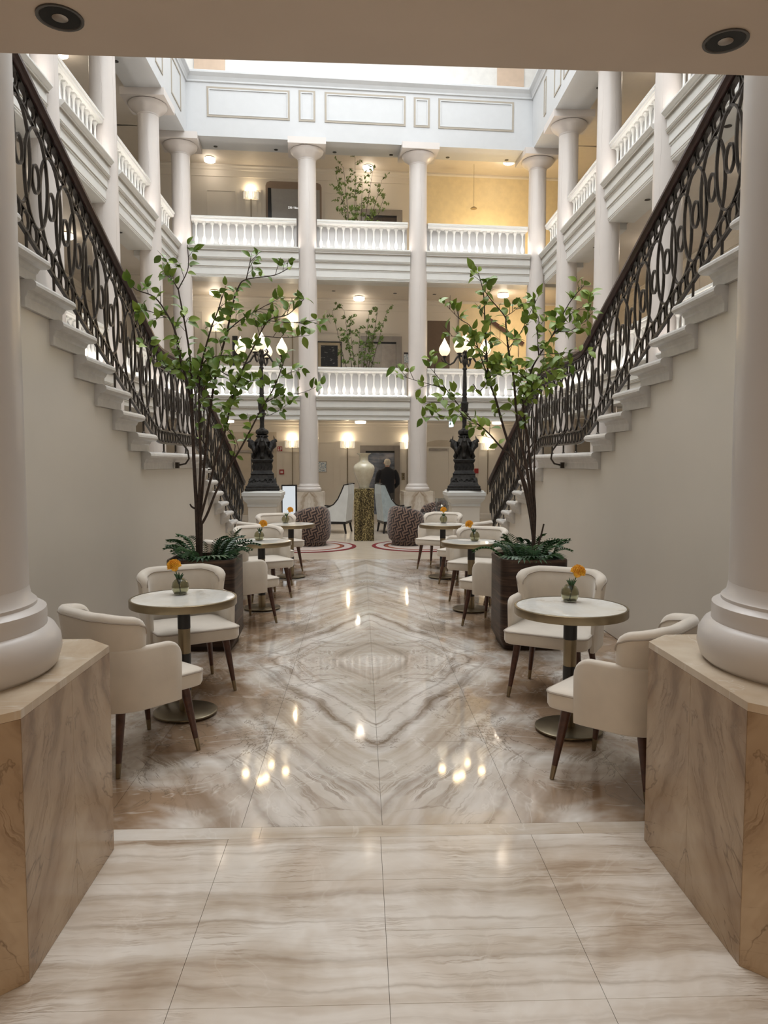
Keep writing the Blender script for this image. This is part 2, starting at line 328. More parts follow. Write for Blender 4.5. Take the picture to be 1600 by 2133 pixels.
# ------------------------------------------------------------------ mesh builder
class MB:
    def __init__(s): s.v = []; s.f = []
    def add(s, vs, fs):
        k = len(s.v); s.v += [tuple(p) for p in vs]; s.f += [tuple(i + k for i in f) for f in fs]; return s
    def box(s, x0, x1, y0, y1, z0, z1):
        return s.add([(x0, y0, z0), (x1, y0, z0), (x1, y1, z0), (x0, y1, z0), (x0, y0, z1), (x1, y0, z1), (x1, y1, z1), (x0, y1, z1)],
                     [(0, 3, 2, 1), (4, 5, 6, 7), (0, 1, 5, 4), (1, 2, 6, 5), (2, 3, 7, 6), (3, 0, 4, 7)])
    def loft(s, rings, cap0=True, cap1=True, closed=False):
        n = len(rings[0]); k = len(s.v); vs = [p for r in rings for p in r]; fs = []
        for i in range(len(rings) - (0 if closed else 1)):
            a = i * n; b = ((i + 1) % len(rings)) * n
            for j in range(n): fs.append((a + j, a + (j + 1) % n, b + (j + 1) % n, b + j))
        if not closed:
            if cap0: fs.append(tuple(range(n - 1, -1, -1)))
            if cap1: fs.append(tuple((len(rings) - 1) * n + j for j in range(n)))
        return s.add(vs, fs)
    def rectlev(s, x0, x1, y0, y1, levels, sides=(1, 1, 1, 1)):          # moulded block: (z, outset) levels
        l, r, f, b = sides
        return s.loft([[(x0 - o * l, y0 - o * f, z), (x1 + o * r, y0 - o * f, z), (x1 + o * r, y1 + o * b, z), (x0 - o * l, y1 + o * b, z)] for z, o in levels])
    def polylev(s, poly, levels):
        return s.loft([[(x * k, y * k, z) for x, y in poly] for z, k in levels])
    def lathe(s, prof, n=24, cx=0.0, cy=0.0, cz=0.0, cap0=True, cap1=True):
        return s.loft([[(cx + r * math.cos(2 * math.pi * j / n), cy + r * math.sin(2 * math.pi * j / n), cz + z) for j in range(n)] for r, z in prof], cap0, cap1)
    def tube(s, pts, rad, n=6, closed=False, flat=None, up=(1, 0, 0)):
        pts = [Vector(p) for p in pts]; m = len(pts); rings = []
        ref = None
        for i, p in enumerate(pts):
            if closed: d = pts[(i + 1) % m] - pts[i - 1]
            else: d = pts[min(i + 1, m - 1)] - pts[max(i - 1, 0)]
            if d.length < 1e-9: d = Vector((0, 0, 1))
            d.normalize()
            if ref is None:
                ref = Vector(up)
                if abs(ref.dot(d)) > 0.95: ref = Vector((0, 1, 0)) if abs(d.y) < 0.9 else Vector((0, 0, 1))
            a = (ref - d * ref.dot(d)).normalized(); ref = a; b = d.cross(a)
            r = rad[i] if isinstance(rad, (list, tuple)) else rad
            if flat: wd, th = flat; rings.append([p + a * (sx * wd) + b * (sy * th) for sx, sy in ((-1, -1), (1, -1), (1, 1), (-1, 1))])
            else: rings.append([p + (a * math.cos(2 * math.pi * j / n) + b * math.sin(2 * math.pi * j / n)) * r for j in range(n)])
        return s.loft(rings, closed=closed)
    def prism_x(s, poly, x0, x1):                                        # polygon of (y, z) pulled along x
        n = len(poly); vs = [(x0, y, z) for y, z in poly] + [(x1, y, z) for y, z in poly]
        return s.add(vs, [tuple(range(n)), tuple(range(2 * n - 1, n - 1, -1))] + [(j, j + n, (j + 1) % n + n, (j + 1) % n) for j in range(n)])
    def prism_y(s, poly, y0, y1):                                        # polygon of (x, z) pulled along y
        n = len(poly); vs = [(x, y0, z) for x, z in poly] + [(x, y1, z) for x, z in poly]
        return s.add(vs, [tuple(range(n)), tuple(range(2 * n - 1, n - 1, -1))] + [(j, j + n, (j + 1) % n + n, (j + 1) % n) for j in range(n)])
    def frame_y(s, x0, x1, z0, z1, wd, y0, y1):                          # picture-frame moulding in an xz plane
        s.box(x0, x1, y0, y1, z0, z0 + wd); s.box(x0, x1, y0, y1, z1 - wd, z1)
        s.box(x0, x0 + wd, y0, y1, z0 + wd, z1 - wd); return s.box(x1 - wd, x1, y0, y1, z0 + wd, z1 - wd)
    def mesh(s, name, mat, smooth=False, ang=38):
        me = bpy.data.meshes.new(name); me.from_pydata(s.v, [], s.f); me.update()
        import bmesh
        bm = bmesh.new(); bm.from_mesh(me); bmesh.ops.recalc_face_normals(bm, faces=bm.faces); bm.to_mesh(me); bm.free()
        if mat: me.materials.append(mat)
        if smooth:
            for p in me.polygons: p.use_smooth = True
            try: me.set_sharp_from_angle(angle=R(ang))
            except Exception: pass
        return me
    def build(s, name, mat, parent=None, smooth=False, loc=None, kind=None):
        return inst(name, s.mesh(name, mat, smooth), parent, loc, kind=kind)
def inst(name, me, parent=None, loc=None, rot=None, scale=None, kind=None):
    o = bpy.data.objects.new(name, me); COL.objects.link(o)
    if parent: o.parent = parent
    if loc is not None: o.location = loc
    if rot is not None: o.rotation_euler = rot
    if scale is not None: o.scale = scale
    if kind: o['kind'] = kind
    return o
def tag(o, label, cat, group=None, kind=None):
    o['label'] = label; o['category'] = cat
    if group: o['group'] = group
    if kind: o['kind'] = kind
    return o
def thing(name, label, cat, loc=(0, 0, 0), rz=0.0, group=None, kind=None):
    o = bpy.data.objects.new(name, None); COL.objects.link(o); o.empty_display_size = 0.2
    o.location = loc; o.rotation_euler = (0, 0, rz); return tag(o, label, cat, group, kind)
def struct(name, mb, mat, label, cat, smooth=False): return tag(mb.build(name, mat, None, smooth), label, cat, None, 'structure')
SKA = math.atan(SK)

# ------------------------------------------------------------------ levels of the atrium
ZL1, ZL2 = 3.25, 6.78            # ledge tops of the two galleries
ZC2 = 9.65                       # ceiling of the top gallery
BEAM = 0.72                      # ledge top to beam underside (upper); lower beam the same profile
ZPB, ZPT = 9.25, 10.70           # parapet bottom, parapet top
def YB(x): return 18.3 + SK * x  # front plane of the far gallery
XL, XR = -4.30, 4.42             # front planes of the side galleries
XLP, XRP = -4.095, 4.175         # inner faces of the side parapets
YW = 21.0                        # rear wall behind the far gallery
CX_BACK = [-4.30, -1.33, 1.376, 4.38]
CY_L = [16.2, 13.38, 10.84, 8.2, 5.6]
CY_R = [16.85, 14.1, 11.32, 8.6, 5.9]

# ------------------------------------------------------------------ floor
fl = MB().box(-9.5, 9.5, -7, 23.5, -0.25, -0.012)
floor = struct('floor', fl, plain('floor_bed', (0.36, 0.29, 0.22), 0.6), 'polished marble and pale parquet floor of the atrium', 'floor')
def slab(x0, x1, y0, y1, mat, name='floor_slab'):
    g = 0.0008
    return MB().box(x0 + g, x1 - g, y0 + g, y1 - g, -0.012, 0.0).build(name, mat, floor)
xs = [-2.6, -1.93, -1.28, -0.63, 0.02, 0.67, 1.32, 1.97, 2.62]
for i in range(len(xs) - 1):
    ys = [3.075, 2.747, 2.434, 2.09, 1.75, 1.4, 1.05, 0.4, -0.3, -1.2, -2.2, -3.2]
    if i in (2, 3): ys = [3.075, 2.747, 2.09, 1.4, 0.4, -1.2, -3.2]
    for a, b in zip(ys[1:], ys[:-1]): slab(xs[i], xs[i + 1], a, b, FLOORF)
for a, b in ((-2.6, -0.5), (-0.5, 0.9), (0.9, 2.62)): slab(a, b, 3.075, 3.175, BAND, 'threshold_slab')
xa = [-2.46, -1.83, -1.21, -0.59, 0.03, 0.65, 1.27, 1.89, 2.6]
ya = [3.175, 4.15, 5.06, 5.95, 6.86, 7.77, 8.68, 9.58, 10.48, 11.38, 12.27]
for i in range(len(xa) - 1):
    for j in range(len(ya) - 1): slab(xa[i], xa[i + 1], ya[j], ya[j + 1], FLOORA)
MB().box(-9.4, 9.4, 12.271, 23.4, -0.012, 0.0).build('parquet', WOODF, floor)
MB().box(-9.4, -2.461, 3.176, 12.27, -0.012, 0.0).build('parquet', WOODF, floor)
MB().box(2.601, 9.4, 3.176, 12.27, -0.012, 0.0).build('parquet', WOODF, floor)

# ------------------------------------------------------------------ columns
def shaft_prof(r0, r1, z0, z1):
    return [(r0, z0)] + [(r0 + (r1 - r0) * (max(0, k / 8 - 0.2) / 0.8) ** 1.3, z0 + (z1 - z0) * k / 8) for k in range(1, 9)]
def column(loc, rz, label, r0, zped, half, ztop, cham=0.05, panels=False, group=None):
    t = thing('column', label, 'column', loc, rz, group)
    k = r0 / 0.2375
    c = cham
    def octo(h): return [(-h, -h + c), (-h + c, -h), (h - c, -h), (h, -h + c), (h, h - c), (h - c, h), (-h + c, h), (-h, h - c)]
    if panels:
        # the core and the book-matched slabs that clad it
        MB().loft([[(x, y, z) for x, y in octo(half - 0.022)] for z in (0.001, zped - 0.03)]).build('pedestal_core', PEDT, t)
        P = octo(half)
        for i in range(8):
            a = Vector(P[i] + (0,)); b = Vector(P[(i + 1) % 8] + (0,)); d = (b - a); L = d.length; d.normalize(); nrm = Vector((d.y, -d.x, 0))
            rot = math.atan2(d.y, d.x)
            cuts = [0, L / 2, L] if L > 0.4 else [0, L]
            for q in range(len(cuts) - 1):
                w = cuts[q + 1] - cuts[q] - 0.0016
                mid = a + d * L / 2 if len(cuts) == 3 else a + d * (L / 2)
                x0 = cuts[q] - L / 2 + 0.0008
                MB().box(x0, x0 + w, 0.0, 0.02, 0.001, zped - 0.028).build('marble_panel', PEDM, t, loc=None).matrix_local = Matrix.Translation(mid) @ Matrix.Rotation(rot, 4, 'Z')
        MB().loft([[(x, y, z) for x, y in octo(half)] for z in (zped - 0.027, zped)]).build('pedestal_top', PEDT, t)
    else:
        MB().loft([[(x, y, z) for x, y in octo(half)] for z in (0.001, zped)]).build('pedestal', PEDB, t)
    z = zped
    base = [(r0 * 1.22, z), (r0 * 1.27, z + 0.012 * k), (r0 * 1.31, z + 0.045 * k), (r0 * 1.30, z + 0.075 * k), (r0 * 1.24, z + 0.100 * k), (r0 * 1.17, z + 0.108 * k), (r0 * 1.17, z + 0.114 * k),
            (r0 * 1.165, z + 0.118 * k), (r0 * 1.17, z + 0.135 * k), (r0 * 1.165, z + 0.15 * k), (r0 * 1.11, z + 0.158 * k), (r0 * 1.075, z + 0.160 * k), (r0 * 1.075, z + 0.168 * k), (r0 * 1.02, z + 0.18 * k), (r0, z + 0.205 * k)]
    MB().lathe(base, 48).build('base_moulding', COLP, t, True)
    rt = r0 * 0.90
    zc = ztop - 0.40
    MB().lathe(shaft_prof(r0, rt, z + 0.205 * k, zc), 40).build('shaft', SHAFTM, t, True)
    cap = [(rt, zc), (rt * 1.04, zc + 0.01), (rt * 1.04, zc + 0.03), (rt * 1.0, zc + 0.035), (rt * 1.08, zc + 0.06), (rt * 1.3, zc + 0.10), (rt * 1.62, zc + 0.15), (rt * 1.82, zc + 0.20), (rt * 1.86, zc + 0.235), (rt * 1.78, zc + 0.25)]
    MB().lathe(cap, 40).build('capital', COLP, t, True)
    h = rt * 2.10
    MB().box(-h, h, -h, h, zc + 0.25, ztop).build('abacus', COLP, t)
    return t
column((-1.605, 2.615, 0), 0, 'big round cream column on veined brown marble pedestal, front left', 0.345, 0.857, 0.515, 9.6, 0.12, True)
column((1.655, 2.615, 0), 0, 'big round cream column on veined brown marble pedestal, front right', 0.345, 0.857, 0.515, 9.6, 0.12, True)
for x, lb in zip(CX_BACK, ('slender cream column at far left corner of the back gallery', 'slender cream column left of the celadon vase at the back', 'slender cream column right of the man at the back', 'slender cream column at far right corner of the back gallery')):
    column((x, YB(x) + 0.2, 0), SKA, lb, 0.2375, 0.90, 0.385, ZPB + 0.005)
ordn = ['farthest', 'second farthest', 'third farthest', 'fourth farthest', 'fifth farthest']
for sd, X, ys in (('left', XL - 0.2, CY_L), ('right', XR + 0.18, CY_R)):
    for y, o_ in zip(ys[:4], ordn): column((X, y, 0), 0, 'tall cream column of the %s side gallery, %s' % (sd, o_), 0.2375, 0.90, 0.385, ZPB + 0.005)

# ------------------------------------------------------------------ gallery beams (ledge with stepped fascias), slabs, ceilings
def beam_prof(zl):      # (depth behind the front plane, z)
    return [(0.62, zl), (-0.02, zl), (-0.04, zl - 0.012), (-0.04, zl - 0.035), (0.0, zl - 0.075), (0.02, zl - 0.085), (0.02, zl - 0.105), (0.05, zl - 0.11), (0.05, zl - 0.27),
            (0.035, zl - 0.275), (0.035, zl - 0.295), (0.055, zl - 0.30), (0.055, zl - 0.325), (0.085, zl - 0.33), (0.085, zl - 0.47), (0.10, zl - 0.474), (0.10, zl - 0.50), (0.115, zl - 0.504), (0.115, zl - 0.69), (0.13, zl - 0.70), (0.13, zl - 0.72), (0.62, zl - 0.72)]
k = 1
for zl, nm in ((ZL1, 'lower'), (ZL2, 'upper')):
    zz = 0.0 if nm == 'upper' else 0.0
    pr = beam_prof(zl); hb = BEAM if nm == 'upper' else 0.58
    pr = [(d, z if z > zl - hb - 0.0001 else zl - hb) for d, z in pr]
    def bay(name, ring, p0, p1, lines, label):
        global k
        o = struct('trim_%d' % k, MB().loft([ring(p0, pr), ring(p1, pr)]), WHITE, label, 'beam'); k += 1
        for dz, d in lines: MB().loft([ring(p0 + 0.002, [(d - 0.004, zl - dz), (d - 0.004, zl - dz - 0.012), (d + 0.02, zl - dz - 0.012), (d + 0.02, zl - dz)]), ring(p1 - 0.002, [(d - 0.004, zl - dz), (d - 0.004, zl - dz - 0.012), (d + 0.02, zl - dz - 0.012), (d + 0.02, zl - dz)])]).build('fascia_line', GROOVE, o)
    ln = [(0.106, 0.02), (0.272, 0.035), (0.315, 0.055), (0.474, 0.10)] + ([(0.66, 0.115)] if hb > 0.6 else [])
    for i, wd in enumerate(('left', 'middle', 'right')):
        bay('b', lambda x, P: [(x, YB(x) + d, z) for d, z in P], CX_BACK[i] + 0.20, CX_BACK[i + 1] - 0.20, ln, 'white stepped ledge beam, %s bay of the %s back gallery' % (wd, nm))
    for sd, ys in (('left', [YB(-4.3) + 0.2] + CY_L), ('right', [YB(4.38) + 0.2] + CY_R)):
        rg = (lambda y, P: [(XL - d, y, z) for d, z in P]) if sd == 'left' else (lambda y, P: [(XR + d, y, z) for d, z in P])
        for i in range(5):
            bay('b', rg, (ys[i + 1] + 0.20) if i < 4 else 2.3, ys[i] - 0.20, ln, 'white stepped ledge beam of the %s %s gallery, %s bay' % (nm, sd, ordn[i]))
    # plain inner beam that carries the slab behind the columns
    struct('trim_%d' % k, MB().loft([[(x, YB(x) + d, z) for d, z in ((0.36, zl - 0.01), (0.61, zl - 0.01), (0.61, zl - hb + 0.012), (0.36, zl - hb + 0.012))] for x in (-5.0, 5.1)]), WHITE, 'inner white beam behind the %s back gallery columns' % nm, 'beam'); k += 1
    zb = zl - hb
    # recessed flat beam and gallery slabs, with ceiling below and floor above
    for sd in ('back', 'left', 'right'):
        m = MB()
        if sd == 'back': m.loft([[(x, YB(x) + 0.62, z0), (x, YW + SK * x + 0.3, z0), (x, YW + SK * x + 0.3, z1), (x, YB(x) + 0.62, z1)] for z0, z1 in [(zb + 0.10, zl - 0.35)] for x in (-7.4, 7.5)])
        elif sd == 'left': m.box(-7.4, XL - 0.62, 2.3, YB(-5) + 0.45, zb + 0.10, zl - 0.35)
        else: m.box(XR + 0.62, 7.5, 2.3, YB(5) + 0.45, zb + 0.10, zl - 0.35)
        struct('floor_%s_%s_gallery' % (nm, sd), m, CEILP, '%s %s gallery floor slab with beige ceiling underside' % (nm, sd), 'slab')
# top gallery ceiling
m = MB().loft([[(x, YB(x) + 0.5, ZC2), (x, YW + SK * x + 0.3, ZC2), (x, YW + SK * x + 0.3, ZC2 + 0.3), (x, YB(x) + 0.5, ZC2 + 0.3)] for x in (-7.4, 7.5)]); struct('ceiling_back', m, CEILP, 'beige ceiling of the top back gallery', 'ceiling')
struct('ceiling_left', MB().box(-7.4, XLP - 0.5, 2.3, YB(-5) + 0.5, ZC2, ZC2 + 0.3), CEILP, 'beige ceiling of the top left gallery', 'ceiling')
struct('ceiling_right', MB().box(XRP + 0.5, 7.5, 2.3, YB(5) + 0.5, ZC2, ZC2 + 0.3), CEILP, 'beige ceiling of the top right gallery', 'ceiling')

# ------------------------------------------------------------------ parapet with panels, cornice, clerestory, roof
def par_prof(): return [(0.75, ZPB - 0.001), (0.0, ZPB - 0.001), (0.0, ZPT - 0.25), (-0.03, ZPT - 0.235), (-0.03, ZPT - 0.20), (-0.06, ZPT - 0.13), (-0.12, ZPT - 0.06), (-0.12, ZPT - 0.02), (-0.10, ZPT), (0.4, ZPT), (0.4, ZC2 + 0.1), (0.75, ZC2 + 0.1)]
pp = par_prof()
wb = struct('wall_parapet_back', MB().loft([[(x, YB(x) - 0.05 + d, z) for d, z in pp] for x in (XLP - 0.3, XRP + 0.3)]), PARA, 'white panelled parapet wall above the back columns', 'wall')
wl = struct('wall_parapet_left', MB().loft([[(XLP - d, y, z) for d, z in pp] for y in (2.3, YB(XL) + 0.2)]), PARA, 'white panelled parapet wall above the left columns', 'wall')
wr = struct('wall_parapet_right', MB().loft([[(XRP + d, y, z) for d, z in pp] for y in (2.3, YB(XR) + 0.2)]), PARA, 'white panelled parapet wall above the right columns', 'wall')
for (x0, y0, x1, y1) in ((430, 180, 604, 254), (622, 188, 657, 257), (676, 192, 845, 266), (862, 203, 895, 269), (913, 205, 1070, 278)):
    A = aty(x0, y0, 18.25, SK); B = aty(x1, y1, 18.25, SK); C_ = aty(x0, y1 - (y1 - y0) * 0.06, 18.25, SK)
    zt = (A.z + aty(x1, y0 + 9 * (x1 - x0) / 170, 18.25, SK).z) / 2; zb = B.z + 0.03
    xc = (A.x + B.x) / 2
    o = MB().frame_y(A.x - xc, B.x - xc, zb, zt, 0.045, -0.014, 0.0).build('panel_moulding', GROOVE, wb); o.location = (xc, YB(xc) - 0.05, 0); o.rotation_euler = (0, 0, SKA)
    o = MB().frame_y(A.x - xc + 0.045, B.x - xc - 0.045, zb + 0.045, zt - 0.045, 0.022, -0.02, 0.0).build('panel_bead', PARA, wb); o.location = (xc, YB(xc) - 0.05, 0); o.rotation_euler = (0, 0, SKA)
for sd, X, ys, wall in ((1, XLP, CY_L, wl), (-1, XRP, CY_R, wr)):
    yy = [17.75] + ys
    for i in range(len(yy) - 1):
        a, b = yy[i + 1] + 0.35, yy[i] - 0.35
        for (p, q) in (((a, b - 0.75)), ((b - 0.55, b))) if b - a > 1.5 else (((a, b)),):
            o = MB().frame_y(-(q - p) / 2, (q - p) / 2, ZPB + 0.28, ZPT - 0.36, 0.04, -0.014, 0.0).build('panel_moulding', GROOVE, wall)
            o.location = (X, (p + q) / 2, 0); o.rotation_euler = (0, 0, R(90) * sd)
CLER = plain('clerestory_paint', (0.78, 0.76, 0.72), 0.5)
TAN = plain('tan_reveal_paint', (0.62, 0.47, 0.35), 0.55)
cl = struct('wall_clerestory_back', MB().loft([[(x, YB(x) + 1.1, z0), (x, YB(x) + 1.3, z0), (x, YB(x) + 1.3, 13.4), (x, YB(x) + 1.1, 13.4)] for z0 in (ZPT - 0.4,) for x in (-5.6, 5.7)]), CLER, 'pale clerestory wall set back above the parapet', 'wall')
for x0, x1 in ((-4.15, -3.4), (3.5, 4.2)):
    o = MB().prism_y([(x0, ZPT - 0.3)] + [(x0, 12.2)] + [((x0 + x1) / 2 - (x1 - x0) / 2 * math.cos(a), 12.2 + (x1 - x0) / 2 * math.sin(a)) for a in [math.pi * q / 8 for q in range(1, 8)]] + [(x1, 12.2), (x1, ZPT - 0.3)], -0.04, 0.0).build('arch_panel', TAN, cl)
    o.location = (0, 18.3 + 1.1, 0); o.rotation_euler = (0, 0, SKA)
struct('wall_clerestory_left', MB().box(-5.6, -5.4, 1.0, 19.2, ZPT - 0.4, 13.4), CLER, 'pale clerestory wall above the left gallery', 'wall')
struct('wall_clerestory_right', MB().box(5.5, 5.7, 1.0, 19.8, ZPT - 0.4, 13.4), CLER, 'pale clerestory wall above the right gallery', 'wall')
struct('ceiling_roof', MB().box(-5.7, 5.8, 0.9, 20.2, 13.42, 13.6), CLER, 'white roof lantern over the atrium', 'ceiling')
struct('ceiling_ledge_left', MB().box(-7.4, XL - 0.4, 1.0, 19.6, ZPT - 0.45, ZPT - 0.40), CLER, 'roof ledge over the left gallery', 'ceiling')
struct('ceiling_ledge_right', MB().box(XR + 0.4, 7.5, 1.0, 20.2, ZPT - 0.45, ZPT - 0.40), CLER, 'roof ledge over the right gallery', 'ceiling')
struct('ceiling_ledge_back', MB().loft([[(x, YB(x) + 0.4, z0), (x, YW + SK * x + 0.3, z0), (x, YW + SK * x + 0.3, z0 + 0.05), (x, YB(x) + 0.4, z0 + 0.05)] for z0 in (ZPT - 0.45,) for x in (-5.6, 5.7)]), CLER, 'roof ledge over the back gallery', 'ceiling')

# ------------------------------------------------------------------ entrance hall soffit and upper front wall
sof = struct('ceiling_front', MB().loft([[(x, -7.0, 2.69 - 0.006 * x), (x, 2.1 + 0.012 * x, 2.69 - 0.006 * x), (x, 2.1 + 0.012 * x, 3.1), (x, -7.0, 3.1)] for x in (-9.4, 9.4)]), SOFF, 'low beige soffit of the entrance hall at the top of the view', 'ceiling')
struct('wall_front', MB().box(-9.4, 9.4, 1.2, 1.4, 3.1, 13.4), CLER, 'upper front wall above the entrance hall soffit', 'wall')
struct('wall_hall_rear', MB().box(-9.4, 9.4, -7.2, -7.0, 0, 3.0), SOFF, 'rear wall of the entrance hall', 'wall')
struct('wall_hall_left', MB().box(-9.5, -9.3, -7.0, 23.4, 0, 3.0), SOFF, 'left wall of the entrance hall', 'wall')
struct('wall_hall_right', MB().box(9.3, 9.5, -7.0, 23.4, 0, 3.0), SOFF, 'right wall of the entrance hall', 'wall')
for px, py, sd in ((125, 40, 'left'), (1512, 80, 'right')):
    p = atz(px, py, 2.69); z = 2.69 - 0.006 * p.x
    t = thing('downlight', 'large dark recessed downlight at %s end of the entrance soffit' % sd, 'downlight', (p.x, p.y, z), 0)
    MB().loft([[(r * math.cos(a), r * math.sin(a), zz) for a in [2 * math.pi * j / 28 for j in range(28)]] for r, zz in ((0.056, 0.0), (0.056, -0.004), (0.050, -0.004), (0.046, 0.0))], closed=True).build('trim_ring', DGREY, t, True)
    MB().lathe([(0.047, -0.0025), (0.034, -0.0020), (0.018, -0.0015)], 28).build('reflector', plain('dark_reflector', (0.012, 0.011, 0.01), 0.12, 0.8), t, True)
    MB().lathe([(0.019, -0.0030), (0.012, -0.006), (0.004, -0.0065)], 16).build('lamp_face', STEEL, t, True)

# ------------------------------------------------------------------ balustrades between the columns
def baluster_mesh():
    H = 0.585
    pr = [(0.020, 0.055), (0.022, 0.065), (0.034, 0.085), (0.046, 0.12), (0.050, 0.16), (0.045, 0.20), (0.032, 0.235), (0.024, 0.26), (0.021, 0.32), (0.020, 0.40), (0.021, 0.46), (0.026, 0.48), (0.022, 0.495), (0.030, 0.515), (0.043, 0.54), (0.045, 0.552)]
    m = MB().lathe(pr, 10); m.box(-0.048, 0.048, -0.048, 0.048, 0.0, 0.055); m.box(-0.046, 0.046, -0.046, 0.046, 0.552, H)
    return m.mesh('baluster', WHITE, True)
BAL = baluster_mesh()
def balustrade(cx, cy, zl, rz, L, label, group):
    t = thing('balustrade', label, 'balustrade', (cx, cy, zl), rz, group)      # local x along, local -y towards the atrium
    h = L / 2
    MB().rectlev(-h, h, 0.13, 0.36, [(0.585, -0.01), (0.60, 0.0), (0.61, 0.012), (0.65, 0.012), (0.66, 0.03), (0.69, 0.03), (0.705, 0.01)], (0, 0, 1, 1)).build('handrail', WHITE, t)
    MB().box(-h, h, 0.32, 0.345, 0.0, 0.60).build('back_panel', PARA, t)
    n = max(2, round(L / 0.19)); s = L / n
    for i in range(n): inst('baluster', BAL, t, (-h + s * (i + 0.5), 0.235, 0.001))
    MB().box(-h + 0.02, h - 0.02, 0.03, 0.05, 0.0005, 0.012).build('led_strip', LED, t)
    return t
for zl, nm in ((ZL1, 'lower'), (ZL2, 'upper')):
    for i, w in enumerate(('left', 'middle', 'right')):
        x0, x1 = CX_BACK[i] + 0.245, CX_BACK[i + 1] - 0.245; xc = (x0 + x1) / 2
        balustrade(xc, YB(xc), zl, SKA, (x1 - x0) / math.cos(SKA), 'white balustrade bay, %s of the %s back gallery' % (w, nm), 'back gallery balustrades')
    for sd, X, ys, rz, yc in (('left', XL, CY_L, R(90), YB(-4.3) + 0.2), ('right', XR, CY_R, R(-90), YB(4.38) + 0.2)):
        yy = [yc] + ys
        for i in range(4):
            a, b = yy[i + 1] + 0.245, yy[i] - 0.245
            balustrade(X, (a + b) / 2, zl, rz, b - a, 'white balustrade bay of the %s %s gallery, %s from the camera' % (nm, sd, ordn[i]), 'side gallery balustrades')

# ------------------------------------------------------------------ rear walls with crown mouldings, by storey
ZF1, ZF2 = ZL1 - 0.35, ZL2 - 0.35
def YWs(x): return YW + SK * x
STO = [(0.0, ZL1 - 0.48, 'ground'), (ZF1, ZL2 - BEAM + 0.10, 'lower_gallery'), (ZF2, ZC2, 'upper_gallery')]
wallb = {}
for z0, z1, nm in STO:
    m = MB().loft([[(x, YWs(x), z0), (x, YWs(x) + 0.15, z0), (x, YWs(x) + 0.15, z1), (x, YWs(x), z1)] for x in (-7.4, 7.5)])
    o = struct('wall_back_%s' % nm, m, CREAM, 'cream panelled rear wall of the %s' % nm.replace('_', ' '), 'wall'); wallb[nm] = o
    cp = [(0.0, z1 - 0.30), (-0.02, z1 - 0.30), (-0.02, z1 - 0.27), (-0.03, z1 - 0.14), (-0.05, z1 - 0.12), (-0.06, z1 - 0.07), (-0.10, z1 - 0.04), (-0.10, z1 - 0.001), (0.0, z1 - 0.001)]
    MB().loft([[(x, YWs(x) + d, z) for d, z in cp] for x in (-7.2, 7.3)]).build('crown_moulding', CREAM, o)
    MB().loft([[(x, YWs(x) + d, z0 + z) for d, z in [(0, 0.001), (-0.025, 0.001), (-0.025, 0.13), (-0.01, 0.15), (0, 0.15)]] for x in (-7.2, 7.3)]).build('skirting', CREAM, o)
    for sd, x0, x1 in (('left', -7.4, -7.2), ('right', 7.3, 7.5)):
        o2 = struct('wall_%s_%s' % (sd, nm), MB().box(x0, x1, 2.3, 21.5, z0, z1), CREAM, 'cream outer wall of the %s %s side' % (nm.replace('_', ' '), sd), 'wall')
        xx = -7.2 if sd == 'left' else 7.3; sg = 1 if sd == 'left' else -1
        MB().loft([[(xx - sg * d, y, z) for d, z in cp] for y in (2.5, 20.9)]).build('crown_moulding', CREAM, o2)
        y = 4.0
        while y < 19:
            MB().frame_y(-0.7, 0.7, z0 + 1.05, z1 - 0.5, 0.03, -0.014, 0.0).build('panel_moulding', CREAM, o2).matrix_local = Matrix.Translation((xx, y, 0)) @ Matrix.Rotation(R(90) * sg, 4, 'Z')
            y += 1.9
# ------------------------------------------------------------------ ceiling lamps, sconces, small downlights
def drum_meshes():
    a = MB().lathe([(0.135, 0.0), (0.135, -0.02), (0.128, -0.02), (0.128, 0.0)], 24).mesh('canopy', BRASS, True)
    b = MB().lathe([(0.125, -0.02), (0.145, -0.025), (0.145, -0.095), (0.13, -0.105), (0.02, -0.108)], 24).mesh('diffuser', LAMPW, True)
    return a, b
DR = drum_meshes()
def ceiling_lamp(p, label, e=6.0):
    t = thing('ceiling_lamp', label, 'lamp', p, 0, 'round ceiling lamps of the galleries')
    inst('canopy', DR[0], t); inst('diffuser', DR[1], t)
    point_light('lamp_light', (0, 0, -0.20), e * 0.75, (1.0, 0.84, 0.66), 0.10, t)
    return t
def lamp_px(px, py, Y, z, label, e=6.0):
    # a lamp hanging from the ceiling height z, placed in depth so that it stands where it is seen
    p = atz(px, py, z - 0.06); ceiling_lamp((p.x, p.y, z), label, e)
CG, C1, C2 = ZL1 - 0.48, ZL2 - BEAM + 0.10, ZC2
for px, py, z, lb in ((437, 333, C2, 'round ceiling lamp at left of the top back gallery'), (767, 350, C2, 'round ceiling lamp behind the top gallery tree'), (1060, 366, C2, 'round ceiling lamp at right of the top back gallery'),
                      (448, 610, C1, 'round ceiling lamp at left of the lower back gallery'), (748, 622, C1, 'round ceiling lamp above the lower gallery tree'), (1048, 632, C1, 'round ceiling lamp at right of the lower back gallery')):
    d = atz(px, py, z - 0.06)
    if not (18.8 < d.y < 20.7 + SK * d.x): 
        q = aty(px, py, 19.8, SK); d = Vector((q.x, q.y, z))
    ceiling_lamp((d.x, d.y, z), lb, 7.0 if d.y < 20.2 else 3.5)
for px, lb in ((751, 'flat ceiling lamp above the lift lobby on the ground floor'), (1036, 'flat ceiling lamp behind the right bronze candelabrum'), (476, 'flat ceiling lamp behind the left stair foot')):
    q = aty(px, 895, 19.9, SK); ceiling_lamp((q.x, q.y, CG), lb, 5.0)
